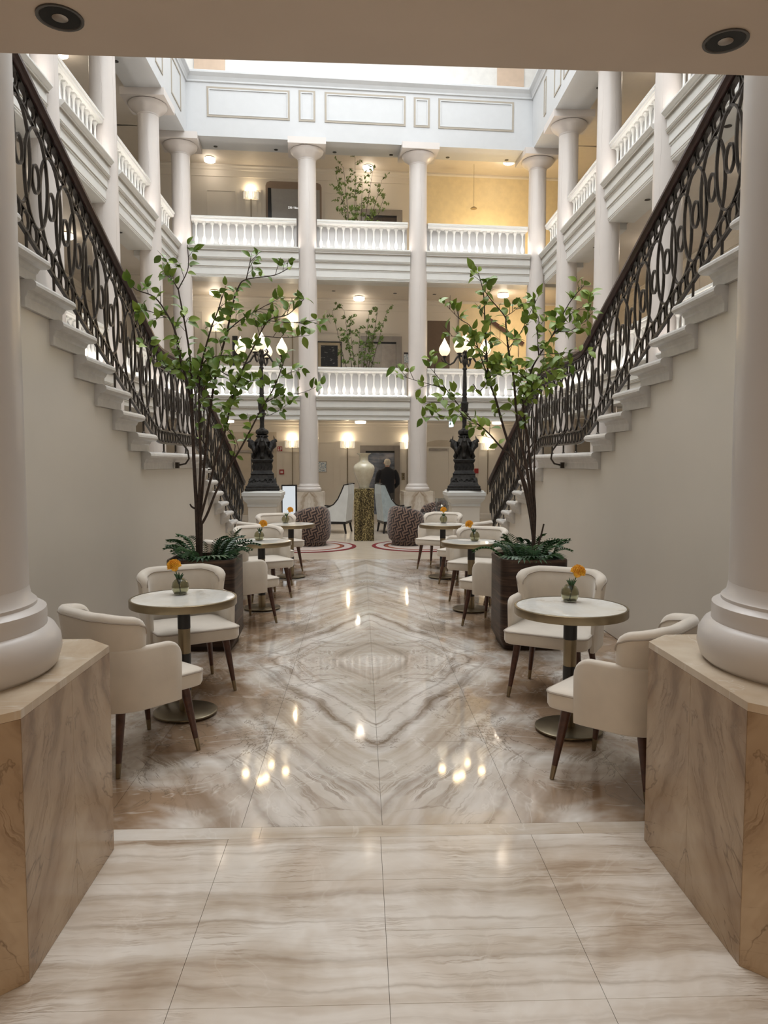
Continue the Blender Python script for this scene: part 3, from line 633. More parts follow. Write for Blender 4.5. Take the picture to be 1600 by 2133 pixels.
for sd, X in (('left', -5.9), ('right', 6.0)):
    for i, y in enumerate((15.2, 11.2, 7.0)):
        for z, nm in ((CG, 'ground floor'), (C1, 'lower gallery'), (C2, 'top gallery')):
            ceiling_lamp((X, y, z), 'round ceiling lamp of the %s %s side, %s' % (nm, sd, ordn[i]), 6.0)
def sconce_meshes():
    rod = MB().lathe([(0.011, -1.28), (0.011, 0.0)], 10).mesh('brass_rod', BRASS, True)
    fan = MB()
    for i in range(13):
        a = math.pi * (i + 0.5) / 13; x = -0.20 * math.cos(a) * 1.0; y = -0.07 * math.sin(a)
        fan.lathe([(0.011, 0.0), (0.011, 0.19)], 6, x, y)
    fan = fan.mesh('fluted_shade', RIBG, True)
    plate = MB().box(-0.23, 0.23, -0.012, 0.0, -0.02, 0.0); plate.box(-0.23, 0.23, -0.05, 0.0, 0.19, 0.20)
    plate = plate.mesh('shade_plate', CREAM)
    bulb = MB().lathe([(0.012, 0.01), (0.032, 0.03), (0.036, 0.10), (0.030, 0.16), (0.008, 0.18)], 12).mesh('bulb', BULB, True)
    return rod, fan, plate, bulb
SC = sconce_meshes()
def sconce(px, py, label, lower=False, e=9.0, Y=YW):
    p = aty(px, py, Y, SK)                                            # bottom of the upper shade
    t = thing('wall_sconce', label, 'sconce', p, SKA, 'fluted wall sconces')
    inst('brass_rod', SC[0], t, (0, -0.04, 0)); inst('fluted_shade', SC[1], t, (0, -0.01, 0)); inst('shade_plate', SC[2], t); inst('bulb', SC[3], t, (0, -0.045, 0))
    point_light('sconce_light', (0, -0.09, 0.26), e * 0.6, (1.0, 0.80, 0.54), 0.03, t)
    if lower:
        inst('fluted_shade', SC[1], t, (0, -0.01, -1.46)); inst('bulb', SC[3], t, (0, -0.045, -1.46))
    return t
for a in ((609, 932, 'fluted wall sconce beside the red fire signs', True), (724, 933, 'fluted wall sconce left of the ground floor lift', True), (848, 935, 'fluted wall sconce right of the lift, half behind the column', True), (1016, 937, 'fluted wall sconce behind the right stair rail', False),
          (523, 415, 'fluted wall sconce beside the grey alcove on the top gallery', False), (450, 690, 'fluted wall sconce at left on the lower gallery, behind the leaves', False), (609, 684, 'fluted wall sconce on the lower gallery behind the left candelabrum', False)):
    sconce(*a)
DL = MB().lathe([(0.05, -0.001), (0.05, -0.006), (0.030, -0.007), (0.01, -0.008)], 14).mesh('downlight', BLACK, True)
for z, nm, pts in ((ZPB - 0.001, 'top gallery', ((449, 305), (575, 312), (697, 317), (815, 323), (932, 330), (1054, 336))), (C1, 'lower gallery', ((580, 601), (695, 606), (823, 611), (905, 613)))):
    for i, (px, py) in enumerate(pts):
        p = atz(px, py, z)
        lo, hi = (18.38, 18.85) if nm == 'top gallery' else (18.95, 20.5)
        p.y = min(max(p.y, lo + SK * p.x), hi + SK * p.x)
        tag(inst('downlight', DL, None, (p.x, p.y, z)), 'tiny dark recessed downlight, %s in the %s ceiling' % (('leftmost', 'second from left', 'third from left', 'fourth from left', 'fifth from left', 'sixth from left')[i], nm), 'downlight', 'tiny gallery downlights')
for sd, X, ys in (('left', XL - 0.40, CY_L), ('right', XR + 0.40, CY_R)):
    for i in range(3):
        for z, nm in ((ZPB - 0.001, 'top'), (ZL2 - BEAM, 'middle')):
            tag(inst('downlight', DL, None, (X, (ys[i] + ys[i + 1]) / 2, z)), 'tiny dark downlight in the %s soffit of the %s side, %s' % (nm, sd, ordn[i]), 'downlight', 'tiny side downlights')

# ------------------------------------------------------------------ the two staircases and their railings
GO, RI = 0.408, 0.17
ZLD = 1.71; YK1, YLD0, YLD1, GO2 = 7.37, 7.37 - 0.10, 9.587, 0.42
def nose(Y):          # nosing line
    if Y < YK1 + 0.41: return ZLD + RI + (YK1 - Y) * RI / GO
    if Y < YLD1: return ZLD
    return ZLD - (Y - YLD1) * RI / GO2
LEV = [(0.0, 0.040), (-0.008, 0.058), (-0.022, 0.068), (-0.040, 0.070), (-0.056, 0.062), (-0.066, 0.044), (-0.070, 0.020), (-0.082, 0.014), (-0.096, 0.010), (-0.108, 0.0), (-0.168, 0.0)]
def ring_mesh(name, a, b, wd, th, n=20):
    return MB().tube([(0, a * math.cos(2 * math.pi * j / n), b * math.sin(2 * math.pi * j / n)) for j in range(n)], 0, closed=True, flat=(wd, th)).mesh(name, IRON, True, 50)
OVAL = ring_mesh('oval', 0.170, 0.318, 0.010, 0.0065, 32)
LINK = ring_mesh('link_ring', 0.054, 0.090, 0.010, 0.006, 18)
TOPR = ring_mesh('small_ring', 0.050, 0.062, 0.009, 0.005, 16)
BOTR = ring_mesh('small_ring', 0.050, 0.066, 0.009, 0.005, 14)
POST = MB().lathe([(0.011, 0.0), (0.018, 0.004), (0.018, 0.012), (0.010, 0.02), (0.010, 0.11)], 8).mesh('post', IRON, True)
def staircase(sg, XF, sd):
    """sg -1 left, +1 right; XF: tread face towards the aisle"""
    t = thing('staircase', 'cream walled monumental staircase with grey stone treads, %s of the aisle' % sd, 'staircase', (XF + sg * 0.9, 8.0, 0))
    ox, oy = XF + sg * 0.9, 8.0
    def loc(m): m.v = [(x - ox, y - oy, z) for x, y, z in m.v]; return m
    xo = XF + sg * 1.85                                                 # outer edge
    # tread k of the upper flight counts from the landing, of the lower flight from the landing down
    steps = [(YK1 - GO * (k - 1), ZLD + RI * k) for k in range(1, 11)]
    prof = [(3.15, 0.001)]
    prof += [(2.9, steps[-1][1] - 0.17)]
    for Yn, z in reversed(steps): prof += [(Yn - 0.10, z - 0.169), (Yn - 0.10, z - 0.169 - RI + 0.001)]
    prof = [(3.15, 0.001), (3.15, ZLD + RI * 10 - 0.17)]
    for Yn, z in reversed(steps): prof += [(Yn - 0.09, z - 0.17), (Yn - 0.09, z - 0.17 - RI)]
    prof += [(YLD1 - 0.09, ZLD - 0.17)]
    low = [(YLD1 + GO2 * k, ZLD - RI * k) for k in range(1, 10)]
    prof += [(YLD1 - 0.09, ZLD - 0.17 - RI)]
    for Yn, z in low[:-1]: prof += [(Yn - 0.09, z - 0.17), (Yn - 0.09, z - 0.17 - RI)]
    prof += [(low[-1][0] - 0.09, low[-1][1] - 0.17 + 0.001)]
    cl = []
    for q in prof:
        if not cl or (abs(q[0] - cl[-1][0]) + abs(q[1] - cl[-1][1])) > 1e-6: cl.append(q)
    a, b = XF + sg * 0.045, xo
    loc(MB().prism_x(cl, min(a, b), max(a, b))).build('stair_wall', STAIRW, t)
    def tread(y0, y1, z):
        m = MB(); lv = [(z + dz, o) for dz, o in LEV]
        x0, x1 = (XF, xo) if sg > 0 else (xo, XF)
        sides = (1, 0, 0, 1) if sg > 0 else (0, 1, 0, 1)
        m.rectlev(x0 + (0.02 if sg > 0 else 0), x1 - (0.02 if sg < 0 else 0), y0, y1 - 0.07, lv, sides)
        return m
    for Yn, z in steps: loc(tread(max(Yn - 0.64, 3.15), Yn, z)).build('tread', TREADM, t)
    loc(tread(YK1 - 0.25, YLD1, ZLD)).build('landing_slab', TREADM, t)
    for Yn, z in low: loc(tread(Yn - 0.64, Yn, z)).build('tread', TREADM, t)
    return t
def railing(X, sd, Y0, Y1, label, sgi):
    t = thing('stair_railing', label, 'railing', (X, (Y0 + Y1) / 2, 0))
    oy = (Y0 + Y1) / 2
    OFF = dict(bot=0.105, low=0.237, up=0.885, hb=1.000)
    def line(off, step=0.05):
        ys = []; y = Y0
        while y < Y1: ys.append(y); y += step
        ys.append(Y1)
        def sm(y):
            return sum(nose(min(max(y + d, Y0), Y1)) for d in (-0.12, -0.06, 0, 0.06, 0.12)) / 5
        return [(0, y - oy, sm(y) + off) for y in ys]
    def sm(y): return sum(nose(y + d) for d in (-0.12, -0.06, 0, 0.06, 0.12)) / 5
    MB().tube(line(OFF['bot']), 0, flat=(0.012, 0.010)).build('shoe_bar', IRON, t)
    MB().tube(line(OFF['low']), 0, flat=(0.010, 0.007)).build('oval_bar', IRON, t)
    MB().tube(line(OFF['up']), 0, flat=(0.010, 0.007)).build('oval_bar', IRON, t)
    MB().tube(line(OFF['hb']), 0, flat=(0.016, 0.008)).build('rail_core', IRON, t)
    # moulded wooden handrail
    pts = line(0); rings = []
    for x, y, z in pts: rings.append([(dx, y, z + dz) for dx, dz in ((-0.030, 1.006), (0.030, 1.006), (0.038, 1.022), (0.030, 1.036), (0.045, 1.058), (0.043, 1.085), (0.022, 1.100), (-0.022, 1.100), (-0.043, 1.085), (-0.045, 1.058), (-0.030, 1.036), (-0.038, 1.022))])
    MB().loft(rings).build('handrail', RAILW, t, True)
    n = int((Y1 - Y0) / 0.2325); s = (Y1 - Y0) / n
    for i in range(n):
        y = Y0 + s * (i + 0.5); z = sm(y); sl = (sm(y + 0.1) - sm(y - 0.1)) / 0.2
        if 0 < i < n - 1: inst('oval', OVAL, t, (0.004 if i % 2 else -0.004, y - oy, z + 0.561))
        inst('link_ring', LINK, t, (0, y - oy, z + 0.561))
        for q in (-0.25, 0.25):
            y3 = y + q * s; inst('small_ring', TOPR, t, (0, y3 - oy, sm(y3) + 0.943)); inst('small_ring', BOTR, t, (0, y3 - oy, sm(y3) + 0.171))
    # posts down to the treads
    yy = [YK1 - GO * (k - 1) - 0.10 for k in range(1, 12)] + [8.0, 8.5, 9.0, 9.45] + [YLD1 + GO2 * k - 0.10 for k in range(1, 10)]
    for y in yy:
        if not (Y0 + 0.05 < y < Y1 - 0.05): continue
        if y < YK1 - 0.0: zt = ZLD + RI * (math.floor((YK1 - y) / GO) + 1)
        elif y < YLD1: zt = ZLD
        else: zt = ZLD - RI * math.ceil((y - YLD1) / GO2)
        h = sm(y) + 0.105 - zt
        inst('post', POST, t, (0, y - oy, zt), None, (1, 1, max(0.3, h / 0.11)))
    if sgi:
        for y in (8.25, 9.75):
            zb = ZLD if y < YLD1 else nose(y)
            p = [(0, 0.08, sm(y) + 0.87), (-sgi * 0.02, 0.05, sm(y) + 0.55), (-sgi * 0.03, 0.0, sm(y) + 0.27), (-sgi * 0.12, -0.02, sm(y) + 0.14), (-sgi * 0.20, -0.02, zb + 0.03), (-sgi * 0.21, -0.01, zb - 0.06), (-sgi * 0.17, 0.0, zb - 0.115), (-sgi * 0.10, 0.0, zb - 0.13)]
            MB().tube([(a, y - oy + b, c) for a, b, c in p], 0.010, 6).box(-sgi * 0.08 - 0.02, -sgi * 0.08 + 0.02, y - oy - 0.025, y - oy + 0.025, zb - 0.165, zb - 0.10).build('stay_bracket', IRON, t, True)
    return t
XSL, XSR = -2.10, 2.225
staircase(-1, XSL, 'left'); staircase(1, XSR, 'right')
railing(XSL - 0.06, 'left', 3.22, 13.35, 'wrought iron railing with ovals and dark wooden handrail, left stair', -1)
railing(XSR + 0.06, 'right', 3.22, 13.35, 'wrought iron railing with ovals and dark wooden handrail, right stair', 1)
railing(XSL - 1.75, 'left', YLD1, 13.25, 'outer iron railing of the lower left stair flight by the wall', 0)
railing(XSR + 1.75, 'right', YLD1, 13.25, 'outer iron railing of the lower right stair flight by the wall', 0)

# ------------------------------------------------------------------ newel pedestals and bronze candelabra
def newel(x, y, sd):
    t = thing('newel_pedestal', 'white moulded newel pedestal under the %s bronze candelabrum' % sd, 'pedestal', (x, y, 0))
    MB().rectlev(-0.24, 0.24, -0.24, 0.24, [(0.001, 0.02), (0.10, 0.02), (0.12, 0.0), (0.86, 0.0)]).build('shaft', STAIRW, t)
    MB().rectlev(-0.24, 0.24, -0.24, 0.24, [(0.86, 0.0), (0.86, 0.012), (0.90, 0.012), (0.92, 0.02), (0.95, 0.05), (0.99, 0.075), (1.03, 0.08), (1.04, 0.08), (1.045, 0.095), (1.10, 0.095), (1.105, 0.07), (1.13, 0.06)]).build('cap', WHITE, t)
    return t
def candelabrum(x, y, z, sd, ang):
    t = thing('candelabrum', 'dark bronze candelabrum with lit flame shaped glasses, %s stair foot' % sd, 'lamp', (x, y, z), ang)
    m = MB().rectlev(-0.24, 0.24, -0.24, 0.24, [(0.0, 0.05), (0.03, 0.055), (0.04, 0.04), (0.075, 0.04), (0.085, 0.015), (0.10, 0.01), (0.14, -0.01), (0.20, -0.035), (0.26, -0.05), (0.275, -0.04), (0.29, -0.055)])
    m.build('relief_base', BRONZE, t)
    m = MB().rectlev(-0.165, 0.165, -0.165, 0.165, [(0.285, 0.02), (0.30, 0.01), (0.33, -0.005), (0.45, -0.005), (0.465, 0.01), (0.48, 0.015), (0.50, 0.025), (0.515, 0.02)]); m.build('base_block', BRONZE, t)
    # scroll and leaf relief on the base
    m = MB()
    for q in range(4):
        c, s_ = math.cos(math.pi / 2 * q), math.sin(math.pi / 2 * q)
        for k in range(9):
            u = -0.19 + 0.0475 * k; zz = 0.12 + 0.035 * (k % 2) + 0.03 * random.random(); d = 0.235 - (zz - 0.1) * 0.22
            pts = []
            for j in range(9):
                a = j * 0.85; rr = 0.034 * (1 - j / 11)
                pu, pz = u * (1 - (zz - 0.1) * 0.6) + rr * math.cos(a + k), zz + rr * math.sin(a + k)
                pts.append((pu * c - (-d) * s_ * -1 if False else pu * c + d * s_, pu * s_ - d * c, pz))
            m.tube(pts, [0.009 - 0.0006 * j for j in range(9)], 5)
        for k in range(6):
            u = -0.14 + 0.056 * k; d = 0.162
            m.tube([(u * c + d * s_, u * s_ - d * c, 0.34), ((u + 0.02) * c + (d + 0.006) * s_, (u + 0.02) * s_ - (d + 0.006) * c, 0.39), (u * c + d * s_, u * s_ - d * c, 0.44)], [0.004, 0.008, 0.003], 5)
    m.build('relief', BRONZE, t, True, kind='stuff')
    # griffins: four winged bodies around the stem
    m = MB().lathe([(0.145, 0.51), (0.14, 0.53), (0.11, 0.57), (0.095, 0.62), (0.10, 0.68), (0.12, 0.74), (0.13, 0.80), (0.10, 0.85), (0.085, 0.88)], 20); m.build('stem_core', BRONZE, t, True)
    for q in range(4):
        a = math.pi / 2 * q; c, s_ = math.cos(a), math.sin(a)
        g = MB()
        def P(r, w, zz): return (r * c - w * s_, r * s_ + w * c, zz)
        g.tube([P(0.13, 0, 0.52), P(0.155, 0, 0.56), P(0.13, 0, 0.62), P(0.14, 0, 0.69), P(0.19, 0, 0.75), P(0.20, 0, 0.80), P(0.235, 0, 0.825), P(0.25, 0, 0.80)], [0.034, 0.040, 0.036, 0.050, 0.060, 0.050, 0.034, 0.014], 10)
        for w in (-1, 1):
            for j in range(5):
                g.tube([P(0.14, w * 0.035, 0.80 - 0.01 * j), P(0.17 - 0.01 * j, w * (0.07 + 0.012 * j), 0.74 - 0.022 * j), P(0.135 - 0.008 * j, w * (0.085 + 0.008 * j), 0.64 - 0.012 * j)], [0.026, 0.024, 0.006], 6)
            g.tube([P(0.205, w * 0.012, 0.85), P(0.20, w * 0.022, 0.88), P(0.195, w * 0.018, 0.905)], [0.012, 0.008, 0.002], 5)
        g.build('griffin', BRONZE, t, True)
    m = MB().lathe([(0.085, 0.87), (0.11, 0.885), (0.11, 0.90), (0.085, 0.91)], 20)
    m.build('collar', BRONZE, t, True)
    m = MB()
    for q in range(6):
        a = math.pi / 3 * q; m.lathe([(0.012, -0.045), (0.040, -0.03), (0.052, 0.0), (0.044, 0.03), (0.016, 0.05)], 8, 0.062 * math.cos(a), 0.062 * math.sin(a), 0.955)
    m.lathe([(0.06, 0.90), (0.06, 1.01), (0.04, 1.03)], 14); m.build('mask_cluster', BRONZE, t, True)
    m = MB().lathe([(0.040, 1.02), (0.036, 1.10), (0.042, 1.20), (0.052, 1.215), (0.050, 1.23), (0.085, 1.26), (0.060, 1.275), (0.048, 1.29), (0.058, 1.32), (0.064, 1.36), (0.064, 1.42), (0.070, 1.435), (0.066, 1.45), (0.046, 1.465), (0.040, 1.55), (0.038, 1.58), (0.042, 1.585), (0.038, 1.60), (0.033, 1.80), (0.028, 1.98), (0.040, 1.99), (0.040, 2.01), (0.026, 2.03), (0.030, 2.06), (0.046, 2.09), (0.046, 2.13), (0.026, 2.16), (0.030, 2.24), (0.045, 2.28), (0.030, 2.30)], 18)
    m.build('shaft', BRONZE, t, True)
    fl = [(0.030, 0.0), (0.050, 0.012), (0.078, 0.05), (0.092, 0.095), (0.088, 0.13), (0.068, 0.175), (0.046, 0.21), (0.028, 0.245), (0.012, 0.275), (0.003, 0.295)]
    def flame(x, y, z):
        n = 16; rings = [[(r * (1 + 0.07 * math.cos(8 * math.pi * j / n)) * math.cos(2 * math.pi * j / n + zz * 2), r * (1 + 0.07 * math.cos(8 * math.pi * j / n)) * math.sin(2 * math.pi * j / n + zz * 2), zz) for j in range(n)] for r, zz in fl]
        MB().loft(rings).build('flame_glass', FLAME, t, True, (x, y, z))
        point_light('flame_light', (x, y, z + 0.42), 2.5, (1.0, 0.72, 0.38), 0.06, t)
    flame(0, 0, 2.31)
    for a in (R(0), R(180), R(75), R(255)):
        c, s_ = math.cos(a), math.sin(a)
        def P(r, zz): return (r * c, r * s_, zz)
        m = MB().tube([P(0.03, 2.20), P(0.09, 2.23), P(0.14, 2.19), P(0.19, 2.11), P(0.25, 2.075), P(0.315, 2.10), P(0.35, 2.16), P(0.352, 2.20)], [0.024, 0.022, 0.018, 0.016, 0.015, 0.015, 0.016, 0.028], 8)
        m.tube([P(0.315, 2.10), P(0.38, 2.13), P(0.41, 2.17), P(0.395, 2.19)], [0.010, 0.009, 0.007, 0.003], 6)
        m.tube([P(0.08, 2.22), P(0.11, 2.27), P(0.09, 2.31), P(0.06, 2.29), P(0.08, 2.26)], [0.018, 0.018, 0.014, 0.011, 0.006], 6)
        m.lathe([(0.012, 2.185), (0.042, 2.20), (0.046, 2.215), (0.03, 2.22)], 12, 0.352 * c, 0.352 * s_); m.build('arm', BRONZE, t, True)
        flame(0.352 * c, 0.352 * s_, 2.215)
    return t
for sd, px in (('left', 550), ('right', 965)):
    p = aty(px, 1015, 12.9); nx = -1.735 if sd == 'left' else 1.755; newel(nx, 12.9, sd); candelabrum(nx - (0.02 if sd == 'left' else 0), 12.9, 1.1305, sd, R(6) if sd == 'left' else R(-8)).scale = (1, 1, 1.05)

# ------------------------------------------------------------------ cafe chairs
def rrect(hw, y0, y1, r, n=5):
    P = []
    for cx, cy, a0 in ((hw - r, y1 - r, 0), (-hw + r, y1 - r, 90), (-hw + r, y0 + r, 180), (hw - r, y0 + r, 270)):
        for j in range(n + 1): a = R(a0 + 90 * j / n); P.append((cx + r * math.cos(a), cy + r * math.sin(a)))
    return P
def upath(hw, yb, yf, r, n=10, k=6):
    P = [(hw, yf + (yb + r - yf) * j / k) for j in range(k)]
    P += [(hw - r + r * math.cos(R(-90 * j / n)), yb + r + r * math.sin(R(-90 * j / n))) for j in range(n + 1)]
    P += [((hw - r) * (1 - 2 * j / 4), yb) for j in range(1, 4)]
    return P + [(-x, y) for x, y in reversed(P[:k + n + 1])]
def wrap(path, zlo, zhi, th, lean=0.0, round_end=0.10):
    """upholstered band that follows a plan curve; zlo, zhi: functions of the 0..1 position"""
    m = MB(); n = len(path); L = [0.0]
    for i in range(1, n): L.append(L[-1] + math.dist(path[i], path[i - 1]))
    T = L[-1]
    # resample denser near the rounded ends
    ss = [round_end * (1 - math.cos(math.pi / 2 * j / 6)) for j in range(7)]
    mid = [round_end + (T - 2 * round_end) * j / 30 for j in range(1, 30)]
    ss = ss + mid + [T - q for q in reversed(ss)]
    def at(s):
        for i in range(1, n):
            if L[i] >= s - 1e-9:
                f = (s - L[i - 1]) / max(1e-9, L[i] - L[i - 1]); a, b = path[i - 1], path[i]
                d = Vector((b[0] - a[0], b[1] - a[1])).normalized()
                return Vector((a[0] + (b[0] - a[0]) * f, a[1] + (b[1] - a[1]) * f)), d
        return Vector(path[-1]), Vector((path[-1][0] - path[-2][0], path[-1][1] - path[-2][1])).normalized()
    rings = []
    for s in ss:
        # average the tangent for smooth corners
        d = Vector((0, 0))
        for q in (-0.03, 0, 0.03): d += at(min(max(s + q, 0), T))[1]
        d.normalize(); p = at(s)[0]
        nr = Vector((-d.y, d.x)) * -1          # outward
        if nr.dot(p - Vector((0, -0.02))) < 0: nr = -nr
        e = min(s, T - s); dz = 0.0
        if e < round_end: dz = round_end * (1 - math.sqrt(max(0, 1 - ((round_end - e) / round_end) ** 2)))
        f = s / T; z0 = zlo(f); z1 = zhi(f) - dz; tt = th * (0.55 + 0.45 * min(1, e / (round_end * 0.5)))
        h = tt / 2
        sec = [(h, z0 + 0.008), (h, z1 - tt * 0.45), (h * 0.8, z1 - tt * 0.18), (h * 0.35, z1), (-h * 0.35, z1), (-h * 0.8, z1 - tt * 0.18), (-h, z1 - tt * 0.45), (-h, z0 + 0.008), (-h * 0.8, z0), (h * 0.8, z0)]
        rings.append([(p.x + nr.x * (o + lean * (z - z0)), p.y + nr.y * (o + lean * (z - z0)), z) for o, z in sec])
    return m.loft(rings), rings
def chair_meshes():
    sp = rrect(0.284, -0.22, 0.29, 0.055)
    c = (0, 0.03)
    seat = MB().loft([[(c[0] + (x - c[0]) * k, c[1] + (y - c[1]) * k, z) for x, y in sp] for z, k in ((0.372, 0.93), (0.378, 0.975), (0.395, 1.0), (0.450, 1.0), (0.460, 0.99), (0.468, 0.95), (0.476, 0.80), (0.480, 0.5))]).mesh('seat', VELV, True, 60)
    pipe = MB().tube([(x, y, 0.456) for x, y in sp], 0.006, 6, True).mesh('seat_piping', PIPE, True)
    sh, _ = wrap(upath(0.283, -0.275, 0.12, 0.17), lambda f: 0.335, lambda f: 0.665, 0.048, 0.03, 0.085)
    sh = sh.mesh('arm_shell', VELV, True, 60)
    def top(f):
        e = min(f, 1 - f); u = min(1, e / 0.25); return 0.812 + 0.033 * u
    bk, rings = wrap(upath(0.262, -0.262, -0.085, 0.15), lambda f: 0.595, top, 0.072, 0.12, 0.065)
    bk = bk.mesh('backrest', VELV, True, 60)
    bp = MB().tube([r[1] for r in rings], 0.005, 5).tube([r[6] for r in rings], 0.005, 5).mesh('backrest_piping', PIPE, True)
    legs = []
    for sx in (-1, 1):
        for sy in (-1, 1):
            def lp(z): f = z / 0.375; return (sx * (0.248 - 0.048 * f), sy * (0.245 - 0.055 * f) + 0.01, z)
            m = MB().tube([lp(0.072), lp(0.2), lp(0.375)], [0.0145, 0.020, 0.027], 12).mesh('leg', WALN, True)
            f = MB().tube([lp(0.0015), lp(0.073)], [0.0115, 0.0150], 12).mesh('brass_tip', BRASS, True)
            legs.append((m, f))
    br = MB().box(-0.05, 0.05, -0.295, -0.255, 0.60, 0.70).mesh('back_bracket', BRASSD)
    return seat, pipe, sh, bk, bp, legs
CH = chair_meshes()
def chair(x, y, fx, fy, label):
    t = thing('cafe_chair', label, 'chair', (x, y, 0), math.atan2(-fx, fy), 'cream velvet cafe chairs')
    s = inst('seat', CH[0], t); inst('seat_piping', CH[1], s)
    inst('arm_shell', CH[2], t); b = inst('backrest', CH[3], t); inst('backrest_piping', CH[4], b)
    for m, f in CH[5]: l = inst('leg', m, t); inst('brass_tip', f, l)
    return t
for a in ((-1.325, 4.045, 0.67, 0.74, 'cream velvet armchair beside the left marble pedestal, back to the camera'), (-1.29, 5.25, 0.50, -0.87, 'cream velvet armchair behind the nearest left table, in front of the planter'),
          (1.26, 3.64, -0.74, 0.67, 'cream velvet armchair beside the right marble pedestal, back to the camera'), (1.29, 5.05, -0.50, -0.87, 'cream velvet armchair behind the nearest right table, in front of the planter'),
          (-1.26, 7.39, 0.77, 0.64, 'cream velvet armchair just behind the left planter'), (-1.225, 8.84, 0.50, -0.87, 'cream velvet armchair behind the middle left table'),
          (1.29, 7.21, -0.80, 0.60, 'cream velvet armchair just behind the right planter'), (1.31, 8.565, -0.50, -0.87, 'cream velvet armchair behind the middle right table'),
          (-1.31, 9.69, 0.80, 0.60, 'cream velvet armchair in front of the farthest left table'), (-1.26, 11.01, 0.50, -0.87, 'cream velvet armchair behind the farthest left table'),
          (1.33, 9.74, -0.80, 0.60, 'cream velvet armchair in front of the farthest right table'), (1.14, 11.2, -0.50, -0.87, 'cream velvet armchair behind the farthest right table')):
    chair(*a)

# ------------------------------------------------------------------ tables with bud vases
def table_meshes():
    top = MB().lathe([(0.318, 0.742), (0.318, 0.752), (0.300, 0.7525), (0.01, 0.7525)], 48).mesh('marble_top', TABM, True)
    rim = MB().loft([[(r * math.cos(2 * math.pi * j / 56), r * math.sin(2 * math.pi * j / 56), z) for j in range(56)] for r, z in ((0.319, 0.706), (0.330, 0.706), (0.332, 0.710), (0.332, 0.751), (0.329, 0.754), (0.319, 0.754))], closed=True).mesh('brass_rim', BRASS, True)
    und = MB().lathe([(0.318, 0.712), (0.318, 0.741)], 40).mesh('underside', BLACK)
    pb = MB().lathe([(0.040, 0.555), (0.040, 0.711)], 28).mesh('black_column', BLACK, True); pb2 = MB().lathe([(0.040, 0.155), (0.040, 0.395)], 28).mesh('black_column', BLACK, True)
    pg = MB().lathe([(0.0385, 0.395), (0.0385, 0.555)], 28).mesh('brass_column', BRASS, True); pg2 = MB().lathe([(0.0385, 0.020), (0.0385, 0.155)], 28).mesh('brass_column', BRASS, True)
    base = MB().lathe([(0.195, 0.010), (0.200, 0.013), (0.200, 0.022), (0.192, 0.026), (0.01, 0.028)], 48).mesh('base_plate', BRASSD, True)
    return top, rim, und, pb, pb2, pg, pg2, base
TB = table_meshes()
GLIDE = MB().lathe([(0.012, 0.001), (0.012, 0.011)], 8).mesh('glide', BLACK)
def table(x, y, rz, label):
    t = thing('cafe_table', label, 'table', (x, y, 0), rz, 'round marble cafe tables')
    for n, m in zip(('marble_top', 'brass_rim', 'underside', 'black_column', 'black_column', 'brass_column', 'brass_column', 'base_plate'), TB): inst(n, m, t)
    for k in range(6): inst('glide', GLIDE, t, (0.165 * math.cos(k * math.pi / 3), 0.165 * math.sin(k * math.pi / 3), 0))
def vase_meshes():
    out = [(0.030, 0.001), (0.042, 0.008), (0.052, 0.028), (0.055, 0.052), (0.050, 0.076), (0.038, 0.094), (0.028, 0.100), (0.026, 0.105)]
    inn = [(0.023, 0.105), (0.026, 0.098), (0.035, 0.091), (0.046, 0.075), (0.051, 0.052), (0.048, 0.030), (0.038, 0.013), (0.01, 0.010)]
    body = MB().lathe(out + inn, 28).mesh('glass_body', GLV, True)
    b = MB(); rnd = random.Random(3)
    for i in range(190):
        zc = 1 - 1.45 * (i + 0.5) / 190; a = i * 2.399963; r = math.sqrt(max(0, 1 - zc * zc)); d = Vector((r * math.cos(a), r * math.sin(a), zc + 0.25)).normalized()
        tip = d * (0.043 + 0.006 * rnd.random()); up = Vector((0, 0, 1)) * 0.004
        b.tube([d * 0.010, d * 0.030 + up, tip + up * 2.5], [0.0022, 0.0016, 0.0024], 4)
    b.lathe([(0.004, -0.026), (0.020, -0.016), (0.026, 0.0), (0.020, 0.018), (0.004, 0.026)], 10)
    bloom = b.mesh('bloom', FLOW, True)
    lv = MB()
    for k in range(7):
        a = k * 0.9; c, s = math.cos(a), math.sin(a)
        lv.tube([(0.004 * c, 0.004 * s, 0.07), (0.012 * c, 0.012 * s, 0.11), (0.032 * c, 0.032 * s, 0.132 + 0.006 * (k % 3))], [0.003, 0.008, 0.001], 5)
    return body, bloom, lv.mesh('leaf_sprig', FERN, True)
VS = vase_meshes()
STEMM = plain('green_stem', (0.06, 0.12, 0.03), 0.5)
def vase(x, y, dx, dy, label):
    t = thing('bud_vase', label, 'vase', (x, y, 0.7528), 0, 'bud vases with orange flowers')
    inst('glass_body', VS[0], t)
    MB().tube([(0, 0, 0.014), (dx * 0.3, dy * 0.3, 0.08), (dx, dy, 0.15)], 0.0035, 6).build('stem', STEMM, t, True)
    o = inst('bloom', VS[1], t, (dx * 1.25, dy * 1.25, 0.172)); o.rotation_euler = (-dy * 9, dx * 9, 0)
    inst('leaf_sprig', VS[2], t, (dx * 0.25, 0, 0))
